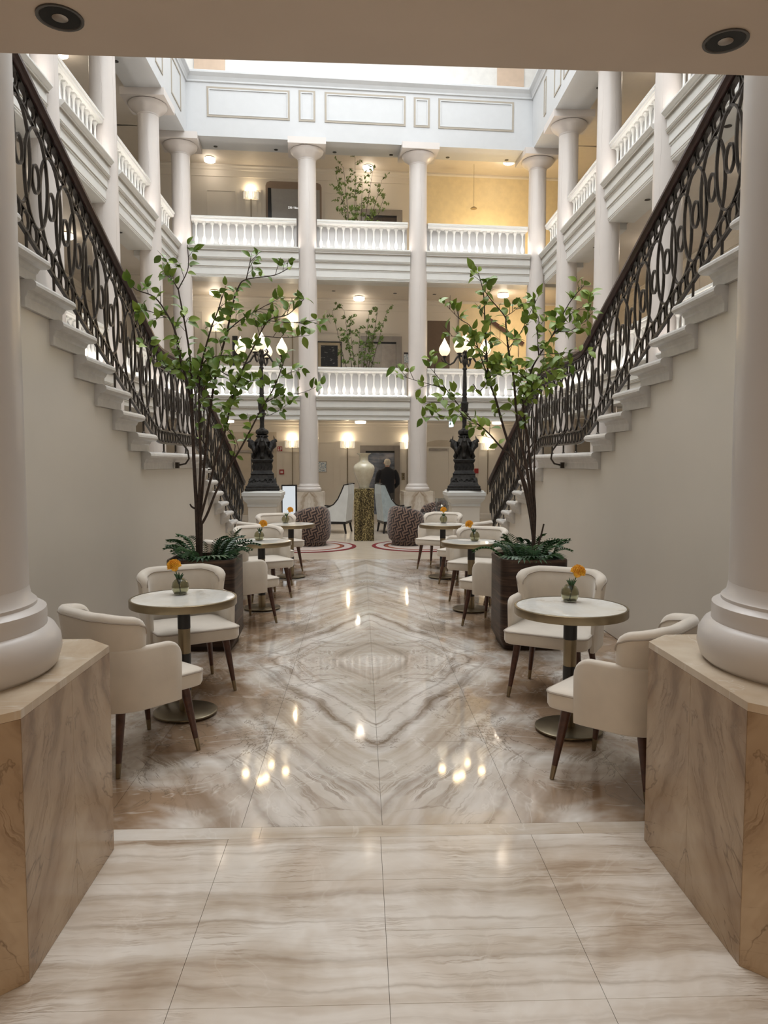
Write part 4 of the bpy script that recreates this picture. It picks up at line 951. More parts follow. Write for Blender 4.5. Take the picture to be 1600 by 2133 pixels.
for x, y, vx, vy, dx, dy, w in ((-1.185, 4.68, 376, 1238, -0.030, 0.01, 'nearest left'), (1.185, 4.31, 1187, 1253, 0.036, 0.0, 'nearest right'), (-1.147, 8.10, 540, 1126, 0.034, 0.0, 'middle left'),
                            (1.141, 7.95, 989, 1127, -0.045, 0.0, 'middle right'), (-1.035, 10.37, 595, 1089, 0.050, 0.0, 'farthest left'), (1.09, 10.26, 924, 1089, 0.0, 0.0, 'farthest right')):
    table(x, y, x * 3.0, 'round white marble cafe table with brass rim, %s' % w)
    p = atz(vx, vy, 0.7525)
    d = Vector((p.x - x, p.y - y)); 
    if d.length > 0.24: d *= 0.24 / d.length
    vase(x + d.x, y + d.y, dx, dy, 'small olive glass vase with orange pincushion flower on %s table' % w)

# ------------------------------------------------------------------ planters with branching trees
def leaf_mesh():
    P = [(0, 0), (0.12, 0.16), (0.28, 0.25), (0.48, 0.265), (0.68, 0.20), (0.86, 0.09), (1.0, 0.0)]
    vs = []; fs = []
    for i, (u, w) in enumerate(P):
        z = -0.16 * u * u + 0.05 * math.sin(u * 3)
        vs += [(u, -w, z + w * 0.28), (u, 0, z), (u, w, z + w * 0.28)]
    for i in range(len(P) - 1):
        a = i * 3; b = a + 3; fs += [(a, a + 1, b + 1, b), (a + 1, a + 2, b + 2, b + 1)]
    me = bpy.data.meshes.new('leaf'); me.from_pydata(vs, [], fs); me.update(); me.materials.append(LEAF)
    for p in me.polygons: p.use_smooth = True
    return me
LEAFME = leaf_mesh()
def frond_mesh(L=0.30, n=13):
    m = MB(); rnd = random.Random(5)
    spine = [(L * f, 0, 0.10 * math.sin(f * 2.6) * L / 0.3 - 0.03 * f) for f in [j / n for j in range(n + 1)]]
    m.tube(spine, 0.0022, 4)
    for j in range(1, n):
        x, _, z = spine[j]; w = 0.062 * math.sin(math.pi * (j + 1.5) / (n + 2)) + 0.008
        for s in (-1, 1): m.add([(x, 0, z), (x + 0.012, s * w * 0.5, z + 0.014), (x + 0.034, s * w, z - 0.002), (x + 0.010, s * w * 0.45, z - 0.004)], [(0, 1, 2, 3)])
    return m.mesh('fern_frond', FERN)
FROND = frond_mesh()
def lobed_mesh():
    m = MB()
    for k in range(9):
        a = R(-64 + 16 * k); L = 0.21 - 0.0006 * abs(R(-64 + 16 * k)) * 60
        c, s = math.cos(a), math.sin(a)
        m.add([(0.03, 0, 0), (L * 0.55 * c + 0.016 * s, L * 0.55 * s - 0.016 * c, 0.035), (L * c, L * s, 0.0), (L * 0.55 * c - 0.016 * s, L * 0.55 * s + 0.016 * c, 0.035)], [(0, 1, 2, 3)])
    m.tube([(-0.10, 0, -0.02), (0.03, 0, 0)], 0.004, 5)
    return m.mesh('lobed_leaf', FERN)
LOBED = lobed_mesh()
def chsq(h, c): return [(-h, -h + c), (-h + c, -h), (h - c, -h), (h, -h + c), (h, h - c), (h - c, h), (-h + c, h), (-h, h - c)]
def potted_tree(cx, cy, base, branches, label, seed, maxleaf=295):
    rnd = random.Random(seed)
    t = thing('potted_tree', label, 'plant', (cx, cy, 0))
    H, h = 0.785, 0.288
    pr = rrect(h, -h, h, 0.085, 4)
    rings = [[(x * k, y * k, z) for x, y in pr] for z, k in ((0.001, 0.86), (0.03, 0.88), (0.10, 1.0), (H - 0.01, 1.0), (H, 0.985), (H, 0.93), (H - 0.06, 0.92))]
    MB().loft(rings).build('planter', PLANT, t, True)
    MB().loft([[(x * 0.915, y * 0.915, z) for x, y in pr] for z in (H - 0.05, H - 0.035)]).build('soil', SOIL, t)
    for i in range(34):
        a = rnd.random() * 6.283; r = 0.05 + 0.17 * rnd.random()
        o = inst('fern_frond', FROND, t, (r * math.cos(a), r * math.sin(a), H - 0.035)); o.rotation_euler = (rnd.uniform(-0.3, 0.3), rnd.uniform(-0.85, -0.1), a + rnd.uniform(-0.5, 0.5)); o.scale = [rnd.uniform(0.65, 1.05)] * 3
    for i in range(7):
        a = -2.6 + i * 0.42 + rnd.random() * 0.2; o = inst('lobed_leaf', LOBED, t, (0.17 * math.cos(a), 0.17 * math.sin(a), H - 0.015)); o.rotation_euler = (0, rnd.uniform(-0.35, 0.15), a); o.scale = [rnd.uniform(0.8, 1.05)] * 3
    leaves = []
    def P(px, py, dy): q = aty(px, py, cy + dy); return Vector((q.x - cx, q.y - cy, q.z))
    for bi, (pts, r0, r1, dy0, dy1, l0, dens) in enumerate(branches):
        n = len(pts); q = [P(px, py, dy0 + (dy1 - dy0) * i / (n - 1)) for i, (px, py) in enumerate(pts)]
        # smooth: Catmull-Rom
        sm = []
        for i in range(n - 1):
            p0 = q[max(i - 1, 0)]; p1 = q[i]; p2 = q[i + 1]; p3 = q[min(i + 2, n - 1)]
            for k in range(5):
                u = k / 5; sm.append(0.5 * ((2 * p1) + (p2 - p0) * u + (2 * p0 - 5 * p1 + 4 * p2 - p3) * u * u + (3 * p1 - p0 - 3 * p2 + p3) * u ** 3))
        sm.append(q[-1])
        if base in pts[:1] or pts[0][1] > 1080: sm[0].z = min(sm[0].z, H - 0.045)
        N_ = len(sm); r0 = r0 * 0.82 if r0 > 0.01 else r0; rad = [r0 + (r1 - r0) * i / (N_ - 1) for i in range(N_)]
        MB().tube(sm, rad, 7).build('branch', BARK, t, True)
        L = [0]
        for i in range(1, N_): L.append(L[-1] + (sm[i] - sm[i - 1]).length)
        if dens <= 0: continue
        s = L[-1] * l0
        while s < L[-1] + 0.001:
            i = max(1, next((j for j in range(N_) if L[j] >= s), N_ - 1)); f = (s - L[i - 1]) / max(1e-6, L[i] - L[i - 1])
            p = sm[i - 1].lerp(sm[i], f); d = (sm[i] - sm[i - 1]).normalized()
            tw = rnd.random() < 0.45
            if tw:      # a short side twig with three or four leaves
                side = d.orthogonal().normalized(); side.rotate(Matrix.Rotation(rnd.random() * 6.283, 3, d))
                dr = (d * 0.8 + side + Vector((0, 0, 0.35))).normalized(); ln = rnd.uniform(0.07, 0.16)
                e = p + dr * ln; MB().tube([p, p + dr * ln * 0.5 + Vector((0, 0, 0.006)), e], [0.0028, 0.0022, 0.0012], 4).build('twig', BARK, t)
                for k in range(rnd.choice((2, 3, 4))): leaves.append((p.lerp(e, 0.45 + 0.55 * k / 3 if k < 3 else 1), dr))
            else:
                leaves.append((p, d))
                if rnd.random() < 0.6: leaves.append((p, -d * 0.2 + Vector((rnd.uniform(-1, 1), rnd.uniform(-1, 1), 0))))
            s += (0.042 + 0.034 * rnd.random()) / dens
        leaves.append((sm[-1], (sm[-1] - sm[-2]).normalized())); leaves.append((sm[-1], Vector((rnd.uniform(-1, 1), -0.5, 0.4))))
    rnd.shuffle(leaves); extra = MB(); LV = [tuple(v.co) for v in LEAFME.vertices]; LF = [tuple(p.vertices) for p in LEAFME.polygons]
    for li, (p, d) in enumerate(leaves):
        side = d.orthogonal().normalized(); side.rotate(Matrix.Rotation(rnd.random() * 6.283, 3, d.normalized()))
        dr = (d.normalized() * rnd.uniform(0.1, 0.8) + side + Vector((0, 0, rnd.uniform(-0.35, 0.45)))).normalized()
        up = (Vector((0, -0.75, 0.55)) + Vector((rnd.uniform(-1, 1), rnd.uniform(-1, 1), rnd.uniform(-1, 1))) * 0.6)
        yv = up.cross(dr)
        if yv.length < 0.05: continue
        yv.normalize(); zv = dr.cross(yv)
        sc = rnd.uniform(0.070, 0.122)
        if li >= maxleaf: sc *= 0.85
        M = Matrix((dr, yv, zv)).transposed().to_4x4(); M.translation = p + dr * 0.006
        M = M @ Matrix.Scale(sc, 4)
        if li < maxleaf: inst('leaf', LEAFME, t).matrix_local = M
        else: extra.add([M @ Vector(v) for v in LV], LF)
    if extra.v: extra.build('remaining_leaves', LEAF, t, True, kind='stuff')
    return t
LB = (412, 1122)
left_br = [
    ([LB, (409, 1050), (404, 960), (400, 860), (388, 790), (376, 749), (366, 695), (353, 663), (323, 620), (285, 604), (266, 587)], 0.022, 0.003, 0.0, -0.10, 0.55, 1.0),
    ([(402, 900), (400, 820), (396, 746), (384, 668), (372, 606), (374, 598), (392, 558), (390, 510)], 0.013, 0.003, 0.0, 0.10, 0.40, 0.9),
    ([(372, 603), (352, 569), (349, 547)], 0.004, 0.002, 0.06, 0.0, 0.2, 1.2),
    ([LB, (414, 1050), (418, 960), (415, 860), (417, 776), (438, 690), (454, 647), (470, 596)], 0.018, 0.003, 0.03, -0.25, 0.45, 1.2),
    ([LB, (420, 1040), (428, 940), (441, 832), (454, 762), (473, 690), (486, 630), (497, 598), (513, 582), (572, 573), (607, 555)], 0.017, 0.003, 0.0, 0.15, 0.45, 1.0),
    ([(513, 582), (520, 550), (524, 526)], 0.005, 0.002, 0.1, 0.1, 0.2, 1.2),
    ([(473, 690), (503, 665), (540, 644), (575, 625)], 0.006, 0.002, 0.05, -0.1, 0.1, 1.1),
    ([(415, 1090), (436, 1010), (452, 950), (468, 902), (484, 829), (505, 770), (530, 720), (559, 668), (600, 655), (634, 622)], 0.014, 0.003, -0.02, -0.2, 0.50, 1.2),
    ([(559, 668), (590, 671), (626, 671), (677, 663)], 0.004, 0.0015, -0.15, -0.25, 0.1, 0.8),
    ([(545, 700), (583, 703), (615, 702), (645, 698)], 0.004, 0.0015, -0.12, -0.2, 0.1, 0.9),
    ([(418, 1095), (432, 1070), (452, 1020), (480, 970), (509, 920), (545, 851), (572, 805), (589, 760), (596, 735)], 0.015, 0.003, -0.04, -0.05, 0.50, 0.9),
    ([(586, 784), (605, 776), (628, 768)], 0.004, 0.0015, -0.05, 0.05, 0.1, 0.9), ([(555, 838), (581, 824), (626, 819), (661, 805)], 0.004, 0.0015, -0.05, -0.15, 0.15, 0.8),
    ([(540, 862), (560, 865), (578, 856), (607, 837)], 0.004, 0.0015, -0.05, 0.1, 0.1, 0.9), ([(470, 985), (490, 930), (470, 880), (462, 850), (480, 838)], 0.004, 0.0015, -0.05, -0.1, 0.5, 1.0),
    ([(395, 765), (365, 770), (335, 760), (300, 715)], 0.005, 0.0015, 0.0, -0.2, 0.15, 1.2), ([(353, 663), (330, 655), (312, 648), (296, 642)], 0.004, 0.0015, -0.04, -0.1, 0.1, 1.0),
    ([(410, 790), (425, 755), (440, 745), (470, 740), (500, 745)], 0.006, 0.002, -0.1, -0.25, 0.0, 1.8), ([(412, 800), (395, 775), (380, 765), (360, 752)], 0.006, 0.002, 0.0, 0.15, 0.0, 1.8),
    ([(455, 770), (480, 785), (510, 795), (540, 790)], 0.005, 0.002, 0.05, 0.0, 0.1, 1.5), ([(440, 830), (425, 810), (445, 790)], 0.004, 0.0015, 0.0, -0.1, 0.2, 1.4),
    ([(409, 1060), (400, 1056), (396, 1050)], 0.012, 0.006, 0.0, -0.02, 1, 0)]
RB = (1112, 1128)
right_br = [
    ([RB, (1108, 1080), (1095, 1010), (1072, 960), (1045, 933), (1012, 897), (977, 873), (944, 867), (880, 870)], 0.017, 0.002, 0.0, -0.35, 0.60, 1.1),
    ([(985, 878), (960, 850), (930, 812), (908, 804), (858, 790), (828, 779)], 0.005, 0.0015, -0.25, -0.35, 0.25, 1.0), ([(930, 812), (912, 785), (895, 765)], 0.004, 0.0015, -0.3, -0.3, 0.2, 1.0),
    ([(970, 868), (940, 845), (905, 838), (882, 842)], 0.004, 0.0015, -0.28, -0.35, 0.2, 1.0),
    ([RB, (1104, 1070), (1088, 1000), (1056, 914), (1032, 829), (1018, 787), (1012, 705), (1010, 664), (1007, 609), (996, 567)], 0.019, 0.003, 0.02, 0.10, 0.50, 1.3),
    ([(1018, 787), (1000, 740), (982, 683), (957, 664), (927, 633)], 0.006, 0.0015, 0.05, -0.15, 0.2, 1.2), ([(1014, 740), (990, 720), (965, 705), (938, 700)], 0.005, 0.0015, 0.05, -0.1, 0.2, 1.0),
    ([(985, 800), (1000, 815), (1018, 787)], 0.004, 0.002, 0.0, 0.05, 0.0, 1.2),
    ([RB, (1110, 1070), (1098, 980), (1085, 920), (1076, 864), (1070, 787), (1059, 727), (1054, 677), (1051, 658), (1021, 622), (1010, 606)], 0.020, 0.003, -0.02, 0.05, 0.50, 1.0),
    ([(1051, 660), (1068, 650), (1087, 633)], 0.004, 0.0015, 0.05, 0.1, 0.1, 1.3), ([(1060, 725), (1084, 694), (1105, 650), (1122, 617)], 0.005, 0.0015, 0.05, 0.2, 0.2, 1.2),
    ([RB, (1114, 1060), (1106, 980), (1100, 920), (1090, 842), (1106, 774), (1125, 738), (1150, 700), (1186, 631), (1216, 595)], 0.019, 0.003, 0.0, 0.15, 0.45, 1.5),
    ([(1150, 700), (1172, 675), (1194, 650), (1227, 633)], 0.005, 0.0015, 0.1, 0.0, 0.1, 1.5), ([(1125, 740), (1150, 737), (1177, 735), (1227, 732)], 0.004, 0.0015, 0.05, -0.1, 0.15, 0.9),
    ([(1122, 740), (1120, 700), (1122, 658)], 0.005, 0.002, 0.0, 0.0, 0.2, 1.6), ([(1092, 840), (1110, 812), (1135, 800), (1160, 795)], 0.006, 0.002, -0.05, -0.2, 0.0, 2.2),
    ([(1090, 840), (1100, 800), (1080, 775), (1060, 770)], 0.005, 0.002, 0.0, -0.15, 0.0, 1.8), ([(1100, 815), (1125, 780), (1150, 760), (1175, 765)], 0.005, 0.002, 0.0, 0.1, 0.0, 1.8),
    ([(1160, 690), (1185, 690), (1210, 675), (1222, 668)], 0.004, 0.0015, 0.1, 0.2, 0.1, 1.4), ([(1018, 790), (1040, 760), (1050, 745)], 0.004, 0.0015, 0.1, 0.0, 0.1, 1.5),
    ([RB, (1113, 1060), (1113, 960), (1116, 880), (1118, 820)], 0.013, 0.004, 0.04, 0.1, 1, 0), ([(1121, 1135), (1128, 1112), (1133, 1091)], 0.008, 0.007, -0.06, -0.06, 1, 0)]
potted_tree(-1.42, 6.50, LB, left_br, 'tall leafy branch tree in ribbed bronze planter by the left stair wall', 11)
potted_tree(1.42, 6.45, RB, right_br, 'tall leafy branch tree in ribbed bronze planter by the right stair wall', 23)

# ------------------------------------------------------------------ lounge at the back: rugs, tub chairs, wing chairs, plinth and vase
for x, y, sd in ((-1.14, 14.18, 'left'), (1.16, 14.25, 'right')):
    tag(MB().lathe([(1.0, 0.001), (1.0, 0.008), (0.99, 0.010), (0.01, 0.011)], 72).build('round_rug', RUGM, None, False, (x, y, 0)), 'round beige rug with dark red and orange rings, %s' % sd, 'rug', 'ringed rugs')
def tub_meshes():
    rings = []; n = 44; a0 = R(205); th = 0.085
    for i in range(n + 1):
        f = i / n; a = R(-90) + (f - 0.5) * 2 * R(132)             # centre of the sweep is the back (-y)
        e = abs(f - 0.5) * 2; hz = 0.77 - 0.17 * e ** 1.6
        if e > 0.86: hz -= 0.12 * ((e - 0.86) / 0.14) ** 2
        ro = 0.385
        sec = [(ro - 0.09, 0.075), (ro - 0.03, 0.13), (ro, 0.25), (ro + 0.005, 0.42), (ro - 0.015, hz - 0.09), (ro - 0.045, hz - 0.025), (ro - 0.085, hz), (ro - 0.125, hz - 0.015), (ro - 0.155, hz - 0.07), (ro - 0.165, 0.42), (ro - 0.165, 0.30), (ro - 0.15, 0.075)]
        sq = 1.0 if e < 0.9 else 1.0
        rings.append([(r * math.cos(a) * sq, r * math.sin(a) * sq, z) for r, z in sec])
    shell = MB().loft(rings).mesh('shell', KEYM, True, 70)
    seat = MB().lathe([(0.20, 0.08), (0.285, 0.10), (0.30, 0.25), (0.29, 0.38), (0.26, 0.415), (0.15, 0.43), (0.02, 0.43)], 32).mesh('seat_cushion', KEYM, True, 60)
    base = MB().lathe([(0.29, 0.001), (0.295, 0.01), (0.295, 0.075), (0.285, 0.08)], 36).mesh('base_ring', KEYM, True)
    return shell, seat, base
TU = tub_meshes()
def tub(x, y, z, fx, fy, label, sc=1.0):
    t = thing('tub_armchair', label, 'armchair', (x, y, z), math.atan2(-fx, fy), 'patterned tub armchairs'); t.scale = (sc, sc, 1)
    inst('shell', TU[0], t); inst('seat_cushion', TU[1], t); inst('base_ring', TU[2], t)
tub(-1.02, 14.36, 0.0112, -0.6, 0.8, 'brown key patterned tub armchair on the left rug')
tub(0.85, 14.40, 0.0112, 0.72, 0.70, 'brown key patterned tub armchair on the right rug')
tub(1.60, 16.6, 0.001, -0.9, -0.35, 'brown key patterned tub armchair behind the black side table')
def wing(x, y, fx, fy, fab, label):
    t = thing('wing_chair', label, 'armchair', (x, y, 0), math.atan2(-fx, fy), 'dark trimmed wing chairs')
    # side profile in (y, z): front is +y
    side = [(0.34, 0.28), (0.34, 0.60), (0.24, 0.585), (0.10, 0.60), (-0.02, 0.66), (-0.12, 0.78), (-0.20, 0.95), (-0.27, 1.10), (-0.36, 1.12), (-0.36, 0.90), (-0.30, 0.28)]
    top = [(0.345, 0.605), (0.24, 0.592), (0.10, 0.607), (-0.02, 0.667), (-0.12, 0.787), (-0.20, 0.957), (-0.265, 1.11), (-0.37, 1.128)]
    for s in (-1, 1):
        m = MB(); x0, x1 = (0.27, 0.34) if s > 0 else (-0.34, -0.27)
        m.prism_x(side, x0, x1); m.build('side_panel', fab, t)
        MB().tube([(s * 0.305, a, b) for a, b in top], 0, flat=(0.038, 0.013), up=(1, 0, 0)).build('dark_trim', BLACK, t)
    MB().prism_x([(-0.22, 0.40), (-0.12, 0.42), (-0.20, 0.95), (-0.27, 1.10), (-0.36, 1.12), (-0.36, 0.90), (-0.30, 0.28), (-0.2, 0.28)], -0.27, 0.27).build('backrest', fab, t)
    MB().tube([(-0.30, -0.33, 1.13), (0, -0.33, 1.14), (0.30, -0.33, 1.13)], 0.014, 6).build('crest_trim', BLACK, t, True)
    MB().rectlev(-0.265, 0.265, -0.24, 0.35, [(0.28, 0.0), (0.44, 0.0), (0.47, -0.02), (0.48, -0.06)]).build('seat_cushion', fab, t)
    MB().box(-0.34, 0.34, -0.30, 0.35, 0.22, 0.28).build('base_rail', BLACK, t)
    for sx in (-1, 1):
        for sy in (-0.26, 0.31): MB().tube([(sx * 0.30, sy, 0.225), (sx * 0.31, sy + (0.02 if sy > 0 else -0.04), 0.0015)], [0.030, 0.020], 4).build('leg', BLACK, t)
    MB().rectlev(-0.20, 0.20, -0.13, -0.02, [(0.49, -0.03), (0.52, 0.0), (0.70, 0.0), (0.78, -0.03)]).build('lumbar_pillow', CHALK if fab is not CHALK else TEALV, t)
wing(-0.62, 17.1, -0.98, 0.20, CHALK, 'pale grey wing chair with black trim left of the speckled plinth')
wing(0.70, 17.1, 0.98, 0.20, TEALV, 'blue grey wing chair with black trim right of the speckled plinth')
t = thing('display_plinth', 'tall speckled dark gold plinth at the end of the aisle', 'plinth', (0.017, 15.4, 0))
MB().rectlev(-0.205, 0.205, -0.205, 0.205, [(0.001, -0.003), (0.004, 0), (1.076, 0), (1.08, -0.003)]).build('body', SPECK, t)
MB().box(-0.19, 0.19, -0.19, 0.19, 1.08, 1.084).build('top_plate', BRASSD, t)
t = thing('floor_vase', 'celadon crackle glazed baluster vase on the speckled plinth', 'vase', (0.017, 15.4, 1.0845))
MB().lathe([(0.105, 0.0), (0.110, 0.012), (0.108, 0.035), (0.120, 0.08), (0.155, 0.17), (0.195, 0.28), (0.220, 0.37), (0.222, 0.42), (0.200, 0.475), (0.150, 0.515), (0.105, 0.545), (0.090, 0.58), (0.088, 0.64), (0.098, 0.68), (0.135, 0.708), (0.150, 0.718), (0.150, 0.724), (0.128, 0.718), (0.085, 0.67), (0.078, 0.60), (0.02, 0.55)], 40).build('glazed_body', VASEM, t, True)
t = thing('side_table', 'low black framed side table right of the right column', 'table', (1.70, 15.62, 0))
MB().box(-0.42, 0.32, -0.24, 0.24, 0.53, 0.55).build('table_top', BLACK, t)
for x in (-0.40, 0.30):
    for y in (-0.22, 0.22): MB().box(x - 0.012, x + 0.012, y - 0.012, y + 0.012, 0.001, 0.53).build('leg', BLACK, t)
t = thing('hurricane_lantern', 'smoked glass hurricane lantern with candle on the side table', 'lantern', (1.67, 15.62, 0.5505))
MB().lathe([(0.135, 0.0), (0.135, 0.31), (0.128, 0.31), (0.128, 0.012), (0.01, 0.012)], 28).build('glass_cylinder', GLC, t, True)
MB().lathe([(0.137, 0.0), (0.137, 0.02), (0.125, 0.02)], 28).build('base', BRASSD, t, True)
MB().lathe([(0.045, 0.0125), (0.045, 0.14), (0.01, 0.142)], 18).build('candle', plain('cream_wax', (0.8, 0.72, 0.58), 0.5), t, True)
MB().lathe([(0.004, 0.142), (0.008, 0.15), (0.002, 0.175)], 8).build('candle_flame', BULB, t, True)
t = thing('display_screen', 'black framed upright display screen behind the left newel pedestal', 'screen', (-1.62, 16.3, 0), R(12))
MB().box(-0.17, 0.17, -0.02, 0.02, 0.30, 1.13).build('frame', BLACK, t)
MB().box(-0.15, 0.13, -0.024, -0.0201, 0.33, 1.10).build('screen_face', SCREEN, t)
MB().box(-0.15, 0.15, -0.12, 0.12, 0.001, 0.02).box(-0.03, 0.03, -0.015, 0.015, 0.02, 0.30).build('foot', BLACK, t)

# ------------------------------------------------------------------ the man waiting at the lift, seen from behind
q = aty(807, 1000, 20.15); mx, my = q.x, 20.15
def ell(cx, cy, rx, ry, z, n=20, p=2.3):
    P = []
    for j in range(n):
        a = 2 * math.pi * j / n; c, s = math.cos(a), math.sin(a)
        P.append((cx + rx * math.copysign(abs(c) ** (2 / p), c), cy + ry * math.copysign(abs(s) ** (2 / p), s), z))
    return P
body = MB()
body.loft([ell(0, 0.01, 0.085, 0.05, 0.86), ell(0, 0.01, 0.16, 0.10, 0.95), ell(0, 0.01, 0.165, 0.105, 1.10), ell(0, 0.01, 0.18, 0.11, 1.28), ell(0, 0.0, 0.17, 0.085, 1.40), ell(0, 0.0, 0.075, 0.06, 1.455), ell(0, 0.015, 0.056, 0.056, 1.48), ell(0, 0.025, 0.055, 0.058, 1.51),
           ell(0, 0.035, 0.066, 0.082, 1.545), ell(0, 0.035, 0.077, 0.098, 1.60), ell(0, 0.03, 0.078, 0.100, 1.645), ell(0, 0.025, 0.070, 0.088, 1.685), ell(0, 0.02, 0.045, 0.055, 1.708)])
for s in (-1, 1):
    body.tube([(s * 0.17, 0, 1.38), (s * 0.225, -0.01, 1.20), (s * 0.235, 0.0, 1.08), (s * 0.19, 0.10, 0.96), (s * 0.16, 0.14, 0.92)], [0.05, 0.048, 0.042, 0.034, 0.028], 10)
    body.tube([(s * 0.09, 0, 0.92), (s * 0.095, 0.01, 0.5), (s * 0.095, -0.01, 0.10)], [0.08, 0.06, 0.045], 10)
    body.tube([(s * 0.076, 0.03, 1.625), (s * 0.088, 0.025, 1.61), (s * 0.080, 0.03, 1.58)], [0.012, 0.016, 0.008], 6)          # ears
    for f in range(5): body.tube([(s * 0.165 - s * 0.012 * f, 0.135 + 0.006 * f, 0.93 + 0.004 * f), (s * 0.145 - s * 0.012 * f, 0.165 - 0.002 * f, 0.885 + 0.004 * f), (s * 0.135 - s * 0.01 * f, 0.155, 0.855 + 0.006 * f)], [0.010, 0.009, 0.006], 6)
body.tube([(0, 0.125, 1.615), (0, 0.150, 1.585), (0, 0.128, 1.575)], [0.010, 0.014, 0.010], 6)
man = body.build('person', SKIN, None, True, (mx, my, 0)); man.rotation_euler = (0, 0, R(4))
tag(man, 'person in black jacket and grey trousers seen from behind, facing the lift', 'person')
MB().loft([ell(0, 0.0, 0.195, 0.135, 0.80), ell(0, 0.0, 0.205, 0.140, 0.90), ell(0, 0.0, 0.200, 0.135, 1.02), ell(0, -0.005, 0.205, 0.138, 1.15), ell(0, -0.005, 0.22, 0.140, 1.28), ell(0, -0.005, 0.225, 0.125, 1.36), ell(0, 0.0, 0.19, 0.105, 1.42), ell(0, 0.01, 0.10, 0.082, 1.465), ell(0, 0.018, 0.072, 0.072, 1.50)]).build('jacket_body', JACK, man, True)
for s in (-1, 1):
    MB().tube([(s * 0.175, 0.0, 1.395), (s * 0.235, -0.005, 1.30), (s * 0.27, -0.02, 1.16), (s * 0.272, 0.0, 1.05), (s * 0.235, 0.07, 0.98), (s * 0.185, 0.125, 0.935)], [0.075, 0.078, 0.070, 0.066, 0.058, 0.050], 12).build('sleeve', JACK, man, True)
    MB().tube([(s * 0.095, 0.0, 0.90), (s * 0.105, 0.0, 0.70), (s * 0.105, 0.01, 0.45), (s * 0.10, 0.0, 0.20), (s * 0.10, 0.0, 0.06)], [0.105, 0.098, 0.080, 0.072, 0.070], 12).build('trouser_leg', TROU, man, True)
    MB().loft([ell(s * 0.10, 0.05, 0.048, 0.135, 0.002), ell(s * 0.10, 0.05, 0.050, 0.138, 0.03), ell(s * 0.10, 0.02, 0.045, 0.10, 0.07), ell(s * 0.10, -0.02, 0.042, 0.055, 0.09)]).build('shoe', BLACK, man, True)
hr = MB().loft([ell(0, -0.020, 0.064, 0.040, 1.545), ell(0, -0.008, 0.080, 0.066, 1.585), ell(0, 0.010, 0.086, 0.090, 1.63), ell(0, 0.018, 0.083, 0.098, 1.67), ell(0, 0.018, 0.066, 0.078, 1.704), ell(0, 0.018, 0.030, 0.036, 1.722)])
hr.build('hair', HAIR, man, True)

# ------------------------------------------------------------------ lifts, doors, pictures and signs on the rear wall
def on_wall(name, label, cat, x0, y0, x1, y1, off=0.0, group=None):
    """a thing on the rear wall spanning a pixel box; returns the Empty at its bottom centre and its width and height"""
    A = aty(x0, y0, YW + off, SK); B = aty(x1, y1, YW + off, SK)
    t = thing(name, label, cat, ((A.x + B.x) / 2, (YW + off) + SK * (A.x + B.x) / 2, B.z), SKA, group)
    return t, (B.x - A.x) / math.cos(SKA), A.z - B.z
def lift(px0, px1, ptop, zfloor, door_mat, label):
    A = aty(px0, ptop, YW, SK); B = aty(px1, ptop, YW, SK); W = (B.x - A.x); xc = (A.x + B.x) / 2; H = A.z - zfloor
    t = thing('lift', label, 'lift', (xc, YW + SK * xc, zfloor), SKA, 'lifts of the rear wall'); h = W / 2
    fw = W * 0.135
    MB().box(-h, -h + fw, -0.05, 0.0, 0.002, H).box(h - fw, h, -0.05, 0.0, 0.002, H).box(-h + fw, h - fw, -0.05, 0.0, H - fw, H).build('frame', GREYF, t)
    MB().box(-h + fw, 0.0 - 0.002, -0.012, -0.002, 0.002, H - fw - 0.05).build('door', door_mat, t); MB().box(0.002, h - fw, -0.012, -0.002, 0.002, H - fw - 0.05).build('door', door_mat, t)
    MB().box(-h + fw, h - fw, -0.02, -0.001, H - fw - 0.05, H - fw).build('door_header', BLACK, t)
    return t
lift(750, 833, 928, 0.0, CLOUDM, 'lift with cloud printed doors behind the man on the ground floor')
lift(751, 837, 700, ZF1, STEEL, 'steel lift behind the tree on the lower gallery')
lift(752, 838, 436, ZF2, plain('dark_lift_door', (0.07, 0.05, 0.04), 0.4), 'dark lift opening behind the tree on the top gallery')
t, W, H = on_wall('lift_buttons', 'brass lift call button plate right of the man', 'button plate', 837, 985, 843, 1000)
MB().box(-W / 2, W / 2, -0.02, -0.001, 0, H).build('plate', BRASS, t)
for z in (0.3, 0.7): MB().lathe([(0.016, 0), (0.016, 0.008)], 10).build('button', BLACK, t, True, (0, -0.022, H * z)).rotation_euler = (R(90), 0, 0)
t, W, H = on_wall('fire_sign', 'red fire equipment sign with white pictograms beside the wall sconce', 'sign', 578, 930, 588, 940)
MB().box(-W / 2, W / 2, -0.012, -0.001, 0, H).build('plate', REDP, t)
m = MB().box(-W * 0.38, -W * 0.10, -0.0135, -0.0121, H * 0.12, H * 0.42).box(-W * 0.30, -W * 0.18, -0.0135, -0.0121, H * 0.55, H * 0.85).box(W * 0.10, W * 0.22, -0.0135, -0.0121, H * 0.15, H * 0.85).box(W * 0.26, W * 0.38, -0.0135, -0.0121, H * 0.35, H * 0.85); m.build('pictogram', PAPER, t)
t, W, H = on_wall('fire_alarm_box', 'small red fire alarm box with white window below the red sign', 'alarm box', 582, 978, 592, 988)
MB().box(-W / 2, W / 2, -0.05, -0.001, 0, H).build('case', REDP, t)
m = MB().box(-W * 0.28, W * 0.28, -0.053, -0.0501, H * 0.55, H * 0.72).box(-W * 0.28, W * 0.28, -0.053, -0.0501, H * 0.28, H * 0.45); m.build('window', PAPER, t)
t, W, H = on_wall('fire_alarm_box', 'small red box on the wall behind the right candelabrum', 'alarm box', 988, 976, 996, 986)
MB().box(-W / 2, W / 2, -0.05, -0.001, 0, H).build('case', REDP, t)
